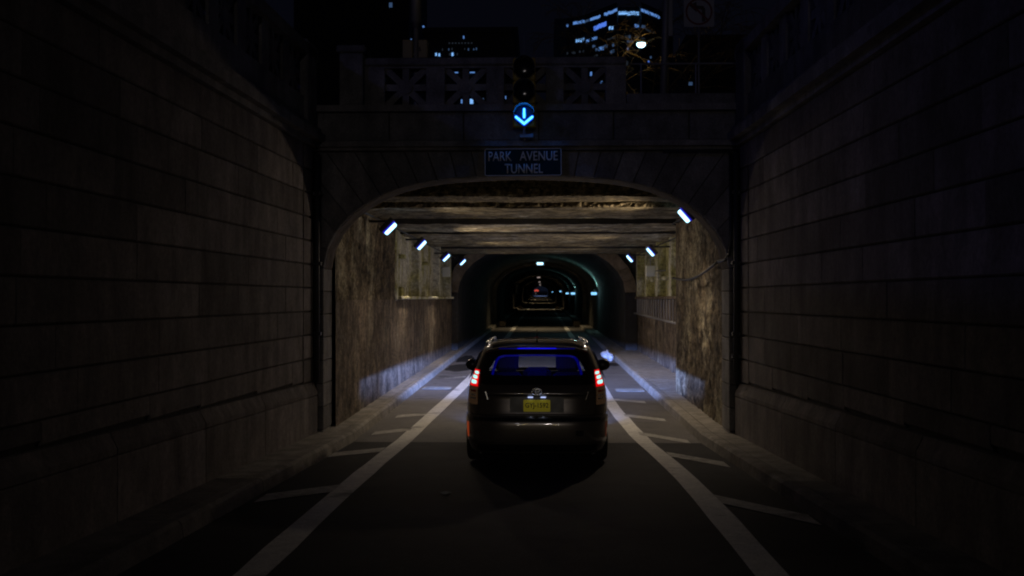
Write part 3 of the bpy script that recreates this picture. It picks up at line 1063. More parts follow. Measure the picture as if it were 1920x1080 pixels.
# ------------------------------------------------------------------ lane signal over the portal
sg = thing('lane_signal', 'three-section lane signal over the arch showing a blue-green down arrow', 'traffic signal', (-.25, 15.22, 0))
sy = M['sigyellow']
def ringtube(g, r, y0, y1, zc, n=28, a0=0, a1=360, th=.006):
    for k in range(n):
        t0 = R(a0 + (a1 - a0) * k / n); t1 = R(a0 + (a1 - a0) * (k + 1) / n)
        def P(t, rr, y): return (rr * math.cos(t), y, zc + rr * math.sin(t))
        for ra, rb in ((r, r), (r - th, r - th)):
            g.poly([P(t0, ra, y0), P(t1, ra, y0), P(t1, ra, y1), P(t0, ra, y1)])
        g.poly([P(t0, r, y0), P(t1, r, y0), P(t1, r - th, y0), P(t0, r - th, y0)])
    return g
def disc(g, r, y, zc, n=28):
    g.poly([(r * math.cos(2 * math.pi * k / n), y, zc + r * math.sin(2 * math.pi * k / n)) for k in range(n)])
    return g
vism = pbr('visor_black', (.03, .03, .035), .5)
zs = [5.508, 5.170, 4.823]
for k, zc in enumerate(zs):
    sec = G().box(-.165, .165, -.02, .16, zc - .168, zc + .168, .02).obj('signal_section', sy, sg)
    # domed lens
    bm = bmesh.new()
    bmesh.ops.create_uvsphere(bm, u_segments=24, v_segments=12, radius=.148)
    for v in bm.verts:
        v.co = Vector((v.co.x, min(0, v.co.y) * .25 - .022, v.co.z + zc))
    g = G(); g.add_bm(bm); bm.free()
    g.obj('lens', M['lensdark'], sec, True)
    ringtube(G(), .155, -.24, -.02, zc, 28, -25, 205).obj('visor', vism, sec)
    ringtube(G(), .163, -.04, -.018, zc, 28, 0, 360).obj('lens_ring', M['black'], sec)
zc = zs[2]
def bar_prism(g, a, b, w_, y0, y1):
    a = Vector(a); b = Vector(b); d = (b - a).normalized(); n_ = Vector((-d.y, d.x)) * w_
    pts = []
    for k in range(7):
        t = math.pi / 2 + math.pi * k / 6
        pts.append(tuple(a + d * math.cos(t) * w_ + Vector((-d.y, d.x)) * math.sin(t) * w_))
    for k in range(7):
        t = -math.pi / 2 + math.pi * k / 6
        pts.append(tuple(b + d * math.cos(t) * w_ + Vector((-d.y, d.x)) * math.sin(t) * w_))
    return g.prism(pts, y0, y1)
for nm, wd, mt, ya in (('arrow', .0155, M['arrow'], -.078), ('arrow_edge', .031, M['arrowedge'], -.07)):
    g = G()
    bar_prism(g, (0, zc + .085), (0, zc - .035), wd * .85, ya, ya + .006)
    bar_prism(g, (-.118, zc - .03), (0, zc - .128), wd, ya + .0011, ya + .0061)
    bar_prism(g, (.118, zc - .03), (0, zc - .128), wd, ya + .0022, ya + .0072)
    g.obj(nm, mt, sg)
add_light('arrow_light', 'POINT', (-.25, 15.22 - .14, zc + .02), 2.2, (0.0, .2, 1), .02)
add_light('arrow_light', 'POINT', (-.25, 15.22 - .5, zc - .15), .5, (0.0, .25, 1), .1)
G().tube([(0, .05, 4.655), (0, .05, 4.5), (0, .1, 4.48)], .022, 8).obj('mount_pipe', M['steel'], sg)
G().box(-.07, .14, .0, .1, 4.5, 4.56, .01).obj('bracket', M['steel'], sg)
G().tube([(0, .05, 5.67), (0, .05, 5.72)], .03, 8).obj('top_cap', sy, sg)
G().tube([(0, .05, 5.72), (0, .05, 6.0)], .004, 6).obj('wire', M['steel'], sg)

# sign
sn = thing('tunnel_name_sign', 'blue street-name sign with white lettering fixed above the arch crown', 'sign', (-.27, 15.38, 4.165), 0)
sn.rotation_euler = (0, R(-.3), 0)
def rrect(w_, h_, r_, n=5):
    pts = []
    for cx, cz, a in ((w_ - r_, -h_ + r_, -90), (w_ - r_, h_ - r_, 0), (-w_ + r_, h_ - r_, 90), (-w_ + r_, -h_ + r_, 180)):
        for k in range(n + 1):
            t = R(a + 90 * k / n)
            pts.append((cx + r_ * math.cos(t), cz + r_ * math.sin(t)))
    return pts
W_, H_ = .572, .205
G().prism(rrect(W_, H_, .03), 0, .006).obj('panel', M['signblue'], sn)
g = G()
o1, o2 = rrect(W_ - .004, H_ - .004, .027), rrect(W_ - .013, H_ - .013, .02)
for i in range(len(o1)):
    j = (i + 1) % len(o1)
    g.poly([(o1[i][0], -.003, o1[i][1]), (o1[j][0], -.003, o1[j][1]), (o2[j][0], -.003, o2[j][1]), (o2[i][0], -.003, o2[i][1])])
g.obj('border', M['signwhite'], sn)
for txt, wd, cx, cz in (('PARK', .348, -.34, .088), ('AVENUE', .565, .232, .09), ('TUNNEL', .57, .01, -.098)):
    o = link('lettering', text_mesh(txt, M['signwhite'], wd, .142, .003), sn, (cx, -.001, cz))
for s in (-1, 1):
    G().box(s * .4 - .02, s * .4 + .02, .006, .12, -.15, .15).obj('bracket', M['steel'], sn)

# ------------------------------------------------------------------ street level behind the balustrade
def P3(px, py, D):
    return ((px - 1015) * D / F, D, CAMZ + (559 - py) * D / F)
sp = thing('signal_pole', 'street pole behind the balustrade with two signal heads seen from behind', 'pole', (P3(779, 0, 24)[0], 24, gu(24)))
G().tube([(0, 0, 0), (0, 0, 3.4)], .055, 12).obj('pole', M['steel'], sp, True)
G().tube([(0, 0, 3.38), (0, 0, 3.5), (0, 0, 3.52), (0, 0, 6)], [.07, .09, .125, .125], 16).obj('sleeve', M['steel'], sp, True)
hz = P3(0, 90, 24)[2] - gu(24)
h1 = G().box(-.31, -.07, -.08, .14, hz - .23, hz + .21, .02).obj('signal_head', M['sigpale'], sp)
h2 = G().box(.06, .28, -.1, .12, hz - .23, hz + .2, .02).obj('signal_head', M['sigpale'], sp)
link('numeral', text_mesh('5', M['black'], .055, .09), sp, (.1, -.104, hz - .02))
add_light('signal_head_light', 'POINT', (sp.location.x + .5, 22.9, gu(24) + hz + 1.0), .55, (1, .75, .3), .1)  # warm point light that brightens the signal heads, without a fixture

hp = thing('utility_pole', 'thick leaning grey pole with a long side box behind the railing', 'pole', (P3(1239, 0, 24)[0], 24, gu(24)))
G().tube([(0, 0, 0), (.22, 0, 7)], .085, 14).obj('pole', M['steel'], hp, True)
G().tube([(0, 0, 0), (0, 0, .25)], .16, 14).obj('base', M['steel'], hp, True)
G().box(.16, .27, -.06, .06, P3(0, 70, 24)[2] - gu(24), 7, .01).obj('side_box', M['steel'], hp)

ns = thing('no_left_turn_sign', 'square white no-left-turn sign with red ring and black bent arrow', 'sign', (P3(1310, 0, 21)[0], 21, gu(21)))
zc = P3(0, 23, 21)[2] - gu(21)
G().tube([(0, .03, 0), (0, .03, zc + .4)], .024, 8).obj('post', M['steel'], ns, True)
G().prism([(p[0], p[1] + zc) for p in rrect(.305, .305, .03)], 0, .004).obj('panel', M['signgrey'], ns)
ringtube(G(), .27, -.006, 0, zc, 40, 0, 360, .034).obj('ring', M['signred'], ns)
g = G()
g.prism([(.06, zc - .2), (.125, zc - .2), (.125, zc + .06), (.085, zc + .115), (-.06, zc + .125), (-.06, zc + .055), (.035, zc + .05), (.06, zc + .02)], -.004, 0)
g.prism([(-.2, zc + .13), (-.05, zc - .01), (-.05, zc + .2)], -.005, 0)
g.obj('turn_arrow', M['black'], ns)
g = G(); bar_prism(g, (-.17, zc + .17), (.17, zc - .17), .02, -.009, -.0065); g.obj('slash', M['signred'], ns)

# street lamp with head lit
LX, LY, LZ = P3(1203, 85, 40)
sl = thing('street_lamp', 'lit street lamp glowing among bare branches above the railing', 'street lamp', (P3(1252, 0, 40)[0], 40, gu(40)))
h = LZ - gu(40)
dx = LX - sl.location.x
G().tube([(0, 0, 0), (0, 0, h - .2), (-.1, 0, h + .2), (-.35, 0, h + .32), (dx + .2, 0, h + .16)], [.09, .06, .05, .04, .035], 10).obj('mast', M['black'], sl, True)
G().box(dx - .26, dx + .22, -.14, .14, h + .08, h + .2, .04).obj('lamp_head', M['black'], sl)
bm = bmesh.new(); bmesh.ops.create_uvsphere(bm, u_segments=16, v_segments=8, radius=.17)
for v in bm.verts:
    v.co = Vector((v.co.x * 1.0 + dx - .02, v.co.y * .8, min(v.co.z, .06) * .75 + h + .03))
g = G(); g.add_bm(bm); bm.free(); g.obj('globe', emit('street_globe', (.45, .85, 1.0), 6), sl, True)
add_light('street_and_fill_light', 'POINT', (LX, LY - .9, LZ - .35), 20, (1, .72, .28), .12)

# bare tree
def tree(x, y, z0, H, lab, seed):
    rnd = random.Random(seed)
    t = thing('bare_tree', lab, 'tree', (x, y, z0))
    gt, gb = G(), G()
    gt.tube([(0, 0, 0), (.05, 0, H * .2), (-.05, .1, H * .42)], [.2, .15, .11], 9)
    def grow(p, d, L, r_, lev):
        pts = [p]
        q = p.copy(); dd = d.copy()
        for k in range(4):
            dd = (dd + Vector((rnd.uniform(-.13, .13), rnd.uniform(-.13, .13), rnd.uniform(-.12, .08) - .03 * lev))).normalized()
            q = q + dd * L / 4
            pts.append(q.copy())
            if lev < 4 and k > 0:
                for _ in range(2 if lev < 3 else rnd.choice((1, 2, 2))):
                    nd = (dd + Vector((rnd.uniform(-1, 1), rnd.uniform(-1, 1), rnd.uniform(-.6, .7)))).normalized()
                    grow(q.copy(), nd, L * rnd.uniform(.45, .7), r_ * .5, lev + 1)
        gb.tube(pts, [max(.0075, r_ * (1 - .17 * i)) for i in range(5)], 3 if lev > 1 else 6, False)
    for k in range(6):
        a = k * 1.05 + rnd.random()
        grow(Vector((-.05, .1, H * (.33 + .02 * k))), Vector((math.cos(a) * .9, math.sin(a) * .6, .75)), H * .36, .045, 1)
    gt.obj('trunk', M['bark'], t, True)
    gb.obj('branches', M['bark'], t, False, False)
tree(P3(1224, 0, 37)[0], 37.5, gu(38), 9.0, 'leafless tree lit yellow by the street lamp beside it', 4)

# ------------------------------------------------------------------ far buildings
def emwin(n, c, s):
    return emit('window_' + n, c, s, (0.02, .02, .02))
WB = {'b1': emwin('bright', (.22, .5, 1.0), 1.0), 'b2': emwin('mid', (.15, .36, .9), .62), 'b3': emwin('dim', (.12, .24, .5), .25), 'b4': emwin('faint', (.12, .16, .22), .1), 'blue': emwin('blue', (.1, .25, 1.0), .75), 'warm': emwin('warm', (.3, .2, .1), .12)}
tw = thing('office_tower', 'distant faceted tower with lit rows of blue office windows', 'building')
HT = 166.0
cor = [(1040, 44), (1062, 44), (1096, 38), (1157, 15), (1160, 24), (1198, 24), (1203, 15), (1237, 30), (1262, 41)]
plan = []
for px, py in cor:
    D = F * (HT - CAMZ) / (559 - py)
    plan.append((P3(px, py, D)[0], D))
g = G()
top = HT + 3.5
back = 660
for a, b in zip(plan, plan[1:]):
    g.poly([(a[0], a[1] + 1.2, 0), (b[0], b[1] + 1.2, 0), (b[0], b[1] + 1.2, top), (a[0], a[1] + 1.2, top)])
g.poly([(plan[0][0], plan[0][1] + 1.2, 0), (plan[0][0], back, 0), (plan[0][0], back, top), (plan[0][0], plan[0][1] + 1.2, top)])
g.poly([(plan[-1][0], plan[-1][1] + 1.2, 0), (plan[-1][0], back, 0), (plan[-1][0], back, top), (plan[-1][0], plan[-1][1] + 1.2, top)])
g.poly([(p[0], p[1] + 1.2, top) for p in plan] + [(plan[-1][0], back, top), (plan[0][0], back, top)])
g.obj('wall', M['bldg'], tw, False, False)
wcache = {}
def windows(parent, pa, pb, t0, t1, z, hh, n, mk, skip=0, wr=.8, rnd=random):
    for i in range(n):
        if rnd.random() < skip:
            continue
        ta = t0 + (t1 - t0) * (i + .5) / n
        x = pa[0] + (pb[0] - pa[0]) * ta; y = pa[1] + (pb[1] - pa[1]) * ta
        L = math.dist(pa, pb) * (t1 - t0) / n * wr
        key = (round(L, 1), round(hh, 1), mk)
        if key not in wcache:
            wcache[key] = G().box(-L / 2, L / 2, -.1, .3, -hh / 2, hh / 2).mesh('window', WB[mk])
        o = link('window', wcache[key], parent, (x, y + .9, z + rnd.uniform(-.25, .25)))
        o.rotation_euler = (0, 0, math.atan2(pb[1] - pa[1], pb[0] - pa[0]))
def F_(i): return plan[i + 1], plan[i + 2]
def row(f, t0, t1, drop, hpx, n, mk, skip=0, wr=.8):
    a, b = F_(f)
    D = (a[1] + b[1]) / 2
    windows(tw, a, b, t0, t1, HT - drop * D / F - hpx * .5 * D / F, hpx * D / F, n, mk, skip, wr)
row(0, 0, .12, 0, 5, 1, 'b2'); row(0, .38, 1, -2, 5, 8, 'b2', .05, .9)
row(1, .0, .14, 0, 4, 3, 'b3'); row(1, .18, .5, 0, 5, 6, 'b2', 0, .9); row(1, .62, 1, 0, 5, 7, 'b2', 0, .92)
row(2, .0, .12, -1, 4, 1, 'b3'); row(3, .0, 1, -3, 6, 10, 'b1', 0, .97)
row(5, .0, 1, 0, 5, 11, 'b2', 0, .9)
row(1, .3, .68, 17, 8, 8, 'blue', 0, .95)
row(1, .75, .9, 29, 6, 2, 'b1', 0, .6)
row(1, .05, .4, 38, 5, 6, 'b2', .1, .7); row(0, .5, 1, 32, 6, 4, 'b1', 0, .6)
row(1, .35, .72, 60, 5, 8, 'b3', .2, .8); row(1, .45, .6, 61, 6, 2, 'b2', 0, .9)
row(0, 0, 1, 54, 4, 10, 'b4', .3); row(1, .8, .92, 74, 6, 2, 'b3', 0, .8); row(1, .25, .35, 52, 5, 2, 'b3'); row(1, .3, .42, 72, 4, 2, 'b4')
row(3, .0, .62, 42, 4, 6, 'b4', .2); row(3, .5, .62, 42, 5, 1, 'b3'); row(3, .8, 1, 21, 6, 3, 'b2', 0, .8); row(5, .0, .22, 30, 5, 2, 'b3'); row(5, .22, .7, 34, 4, 6, 'b4', .2)
row(3, .78, 1, 43, 4, 4, 'b4'); row(5, .0, .2, 53, 4, 2, 'b4'); row(3, .4, .75, 51, 4, 3, 'b3', .3, .6); row(3, .42, .5, 64, 5, 1, 'b2'); row(1, .86, .92, 62, 5, 1, 'b3'); row(1, .7, .95, 50, 3, 4, 'b4', .2)
row(1, .0, .07, 110, 6, 1, 'b2'); row(1, .18, .24, 102, 7, 1, 'b2'); row(1, .5, .56, 125, 8, 1, 'b2'); row(1, .46, .5, 160, 8, 1, 'b3')

def far_building(lab, x0, x1, D, depth, Htop, wins):
    t = thing('building', lab, 'building', (0, D, 0))
    G().box(x0, x1, 0, depth, gu(D) - 3, Htop, 0).obj('wall', M['bldg'], t)
    G().box(x0 - .3, x1 + .3, -.3, depth, Htop, Htop + .6).obj('cornice', M['bldg'], t)
    for (px, py, wpx, hpx, mk) in wins:
        x, _, z = P3(px, py, D)
        key = (round(wpx * D / F, 2), round(hpx * D / F, 2), mk)
        if key not in wcache:
            wcache[key] = G().box(-key[0] / 2, key[0] / 2, -.05, .1, -key[1] / 2, key[1] / 2).mesh('window', WB[mk])
        link('window', wcache[key], t, (x, -.04, z))
    return t
wn = [(817, 100, 3, 5, 'b1'), (823, 101, 3, 5, 'b1'), (848, 100, 3.5, 6, 'b1'), (843, 100, 3, 4, 'b4'), (857, 100, 2, 4, 'b4'), (869, 68, 2, 5, 'b2'),
      (829, 91, 1.5, 4, 'b4'), (841, 91, 1.5, 4, 'b3'), (847, 90, 2, 4, 'b4'), (871, 90, 1.5, 3, 'b4'), (878, 91, 2, 4, 'b3'), (888, 91, 2, 3, 'b3'), (893, 90, 2, 4, 'b3'),
      (855, 133, 7, 5, 'b2'), (884, 133, 12, 5, 'b2'), (851, 133, 3, 4, 'b3'), (866, 189, 4, 7, 'b2'), (883, 189, 8, 9, 'b1'), (906, 185, 2, 4, 'b3'), (948, 182, 2, 5, 'b2')]
for k in range(8):
    wn.append((842 + 6 * k, 79, 2.5, 2.5, 'b4'))
far_building('distant dark block behind the balustrade with scattered lit windows', -13.5, -3, 120, 30, P3(0, 60, 120)[2], wn)
far_building('dark block at upper left with a single lit window near its top', -60, -32, 250, 40, 100, [(731, 6, 6, 9, 'b3'), (793, 48, 3, 5, 'b2'), (770, 72, 1.5, 4, 'b2')])
far_building('dark block right of the leaning pole with few low lights', 28, 60, 200, 30, 52, [(1294, 158, 7, 6, 'b3'), (1248, 158, 2, 8, 'b2'), (1176, 119, 3.5, 8, 'b4'), (1220, 108, 3, 4, 'b3'), (1216, 116, 2.5, 3, 'blue'), (1391, 92, 1.5, 8, 'b4'), (1394, 142, 1.5, 8, 'b4')])
add_light('car_park_light', 'POINT', P3(1258, 176, 26), .03, (1, .05, .02), .03)

# ------------------------------------------------------------------ the far end of the tunnel
far_building('pale facade seen tiny through the far exit of the tunnel', -20, 18, 520, 30, 22, [(1005, 550, 3, 5, 'warm')])
add_light('street_and_fill_light', 'POINT', (-1, 470, 12), 9000, (.35, .5, 1), .3)
rs = thing('red_signal', 'red traffic signal glowing at the far exit of the tunnel', 'traffic signal', (P3(1006, 0, 440)[0], 440, gz(440)))
zz = P3(0, 545, 440)[2] - gz(440)
G().tube([(0, .2, 0), (0, .2, zz + .6)], .1, 6).obj('pole', M['steel_dark'], rs)
G().box(-1.1, 1.1, 0, .3, zz - .6, zz + .6, .05).obj('housing', M['black'], rs)
for s in (-1, 1):
    disc(G(), .4, -.02, zz, 12).obj('lens', emit('red_lens', (1, .12, .08), .6), rs).location = (s * .5, 0, 0)
disc(G(), .3, -.03, zz + .3, 12).obj('lens', emit('red_lens', (1, .12, .08), .5), rs)

# ------------------------------------------------------------------ the car
CARY = 12.6
car = thing('hatchback_car', 'dark brown hatchback seen from behind, tail lamps lit, entering the tunnel', 'car', (-.055, CARY, gz(CARY)))
car.rotation_euler = (math.atan(-.0195 * .3), 0, 0)
car.scale = (1.045, 1, 1)
paint, pn, pl, pb_ = nt('car_paint')
pb_.inputs['Base Color'].default_value = (.11, .092, .08, 1)
pb_.inputs['Roughness'].default_value = .28
pb_.inputs['Metallic'].default_value = .4
pb_.inputs['Coat Weight'].default_value = .8
pb_.inputs['Coat Roughness'].default_value = .05
cbl = pbr('car_black_trim', (.01, .01, .011), .35)
tyre_m = pbr('tyre_rubber', (.012, .012, .012), .8)
chrome = pbr('chrome', (.8, .8, .82), .25, .9)
redl = pbr('red_lens', (.35, .006, .008), .12, 0, .5)
amb = emit('clear_lens', (.8, .42, .2), .02, (.22, .13, .08))  # faint glow put into the lens for light from the red cluster
fabric = pbr('seat_fabric', (.12, .12, .14), .9)
def glass(name, tint, gl=.06):
    m, n, l, b = nt(name)
    n.remove(b)
    tr = n.new('ShaderNodeBsdfTransparent'); tr.inputs[0].default_value = (*tint, 1)
    gl_ = n.new('ShaderNodeBsdfGlossy'); gl_.inputs['Roughness'].default_value = .03
    mx = n.new('ShaderNodeMixShader')
    mx.inputs[0].default_value = gl
    l.new(tr.outputs[0], mx.inputs[1]); l.new(gl_.outputs[0], mx.inputs[2])
    l.new(mx.outputs[0], n['Material Output'].inputs[0])
    return m
gls = glass('tinted_glass', (.75, .77, .8))
wsg = glass('clear_glass', (.85, .88, .9))
T = [(.17, .78, .16, 4.46), (.22, .84, .06, 4.54), (.32, .872, .02, 4.6), (.5, .885, 0, 4.62), (.60, .888, .0, 4.63), (.635, .884, .02, 4.62), (.655, .878, .075, 4.62),
     (.72, .876, .085, 4.6), (.80, .872, .09, 4.5), (.88, .864, .10, 4.2), (.93, .856, .085, 3.95), (.99, .842, .11, 3.75), (1.04, .828, .15, 3.62), (1.10, .805, .19, 3.48),
     (1.16, .785, .225, 3.36), (1.22, .765, .26, 3.24), (1.28, .742, .295, 3.1), (1.34, .718, .335, 2.96), (1.40, .69, .375, 2.78), (1.45, .662, .41, 2.6), (1.49, .63, .45, 2.42),
     (1.525, .575, .52, 2.2), (1.55, .49, .66, 2.0), (1.565, .36, .85, 1.75), (1.572, .15, 1.1, 1.5)]
def lerpT(z):
    if z <= T[0][0]: return T[0][1:]
    for a, b in zip(T, T[1:]):
        if z <= b[0]:
            t = (z - a[0]) / (b[0] - a[0])
            return tuple(a[k] + (b[k] - a[k]) * t for k in (1, 2, 3))
    return T[-1][1:]
def ry(x, z, n=5.5):
    w_, yr, yf = lerpT(z)
    L = (yf - yr) / 2
    u = min(.9999, abs(x) / w_)
    return yr + L * (1 - (1 - u ** n) ** (1 / n)) * .9
def slice_pts(z):
    w_, yr, yf = lerpT(z)
    out = []
    NR = 40
    for i in range(NR + 1):     # rear edge left to right
        u = math.sin((i / NR - .5) * math.pi) * .999
        out.append((u * w_, ry(u * w_, z)))
    yl = out[-1][1]
    for i in range(1, 16):      # right flank forward
        t = i / 16
        yy = yl + (yf - .5 - yl) * t
        bulge = 1 + .02 * math.sin(math.pi * t)
        out.append((w_ * bulge * (1 if t < .8 else 1 - .12 * ((t - .8) / .2) ** 2), yy))
    for i in range(9):
        t = math.pi * i / 8
        out.append((w_ * .88 * math.cos(t), yf - .5 + .5 * math.sin(t)))
    for i in range(15, 0, -1):
        t = i / 16
        yy = yl + (yf - .5 - yl) * t
        bulge = 1 + .02 * math.sin(math.pi * t)
        out.append((-w_ * bulge * (1 if t < .8 else 1 - .12 * ((t - .8) / .2) ** 2), yy))
    return out
zl = []
for a, b in zip(T, T[1:]):
    k = 2 if b[0] - a[0] > .03 else 1
    for i in range(k):
        zl.append(a[0] + (b[0] - a[0]) * i / k)
zl.append(T[-1][0])
g = G(); g2 = G()
rows = [[(x, y, z) for x, y in slice_pts(z)] for z in zl]
NP = len(rows[0])
for r_ in rows:
    g.v += r_
for i in range(len(rows) - 1):
    for k in range(NP):
        j = (k + 1) % NP
        c = [(rows[i][k][q] + rows[i + 1][j][q]) / 2 for q in range(3)]
        z = c[2]
        if 1.08 < z < 1.40 and abs(c[0]) < .60 and k < 40: continue          # rear window
        if 1.05 < z < 1.47 and 56 <= k <= 63: continue       # windscreen
        g.f.append((i * NP + k, i * NP + j, (i + 1) * NP + j, (i + 1) * NP + k))
g.f.append(tuple(range(NP))[::-1])
g.f.append(tuple((len(rows) - 1) * NP + k for k in range(NP)))
body = g.obj('body', paint, car, True)
# smooth but keep the creases readable
def patch(name, outline_fn, mat, off, parent=car, nu=24, nv=10, smooth=True):
    """surface patch lying off the rear shell; outline_fn(u,v)->(x,z)"""
    g = G()
    g.grid(lambda u, v: (lambda p: (p[0], ry(p[0], p[1]) - off, p[1]))(outline_fn(u, v)), nu, nv)
    return g.obj(name, mat, parent, smooth, False)
def win_half(z):   # visible glass half-width
    return .535 - .10 * (z - 1.10) / .3
# black glass surround with a rounded opening
def sur(u, v):
    a = u * 2 * math.pi
    c, s = math.cos(a), math.sin(a)
    e = .28
    def se(hw, hh, zc_):
        x = math.copysign(abs(c) ** e, c); q = math.copysign(abs(s) ** e, s)
        z = zc_ + q * hh
        return x * (hw - .07 * q), z
    xo, zo = se(.70, .205, 1.235)
    xi, zi = se(.535, .127, 1.268)
    return (xi + (xo - xi) * v, zi + (zo - zi) * v)
patch('window_surround', sur, cbl, .006, nu=96, nv=6)
patch('rear_window', lambda u, v: ((u - .5) * 2 * (.60 - .06 * v), 1.10 + .31 * v), gls, .002, nu=20, nv=8)
# spoiler
g = G()
def spo(u, v):
    x = (u - .5) * 2
    hw = .60
    ye = .30 + .06 * abs(x) ** 3 * 2
    prof = [(.62, 1.5), (ye + .06, 1.492), (ye, 1.482), (ye - .01, 1.468), (ye + .02, 1.452), (ye + .16, 1.44)]
    k = v * 5; i = min(4, int(k)); f = k - i
    y = prof[i][0] + (prof[i + 1][0] - prof[i][0]) * f
    z = prof[i][1] + (prof[i + 1][1] - prof[i][1]) * f
    dz = -.045 * abs(x) ** 4 + .012 * (1 - x * x)
    return (x * hw, y, z + dz)
g.grid(spo, 36, 10)
g.obj('spoiler', paint, car, True, False)
bl = emit('blue_strip', (0, 0.0, 1.0), .55)  # blue reflection along the spoiler, put in as glowing strips
bl2 = emit('blue_glow_edge', (0, 0.0, 1.0), .10)
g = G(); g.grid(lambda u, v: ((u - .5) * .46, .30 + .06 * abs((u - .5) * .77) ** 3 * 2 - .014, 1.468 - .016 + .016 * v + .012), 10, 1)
g.obj('spoiler_glow_strip', bl, car, True, False)
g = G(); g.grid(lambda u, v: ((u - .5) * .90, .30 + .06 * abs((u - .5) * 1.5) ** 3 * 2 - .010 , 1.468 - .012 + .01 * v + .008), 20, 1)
g.obj('spoiler_glow_edge', bl2, car, True, False)
# blue glow in the rear window, put in as an emitting edge
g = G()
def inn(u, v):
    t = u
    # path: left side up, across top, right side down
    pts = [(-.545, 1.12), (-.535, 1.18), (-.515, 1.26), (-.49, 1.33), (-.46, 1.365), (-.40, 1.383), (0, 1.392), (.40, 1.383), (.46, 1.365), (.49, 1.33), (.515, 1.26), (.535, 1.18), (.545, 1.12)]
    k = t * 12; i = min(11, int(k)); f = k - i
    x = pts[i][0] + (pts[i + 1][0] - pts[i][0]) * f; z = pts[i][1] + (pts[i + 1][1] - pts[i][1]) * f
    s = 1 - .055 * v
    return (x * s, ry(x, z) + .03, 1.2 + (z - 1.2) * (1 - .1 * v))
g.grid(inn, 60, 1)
g.obj('inner_glow_edge', emit('blue_inner', (0, 0.0, 1.0), .13), car, True, False)
# cabin
g = G(); g.box(-.78, .78, .35, 3.3, .5, .52); g.obj('cabin_floor', cbl, car)
def seat(x, y, w_, h0, h1, nm='seat'):
    s_ = G().box(x - w_, x + w_, y, y + .14, .52, h0, .05).obj(nm, fabric, car)
    G().box(x - .15, x + .15, y + .01, y + .11, h0 + .01, h1, .045).obj('headrest', fabric, s_)
G().box(-.66, .66, .95, 1.1, .52, 1.06, .04).obj('rear_bench', fabric, car)
seat(-.385, 1.15, .2, 1.12, 1.44); seat(.385, 1.15, .2, 1.12, 1.44)
G().box(-.18, .18, 1.12, 1.24, 1.0, 1.19, .06).obj('headrest', fabric, car)
G().box(-.78, .78, 2.9, 3.25, .6, 1.02, .05).obj('dashboard', cbl, car)
G().box(-.12, .12, 2.6, 2.63, 1.3, 1.36, .015).obj('mirror', cbl, car)
add_light('cabin_blue_fill', 'POINT', (-.055, CARY + .75, gz(CARY) + 1.38), 1.5, (0, 0, 1), .05)  # blue fill added to tint the cabin, no lamp there
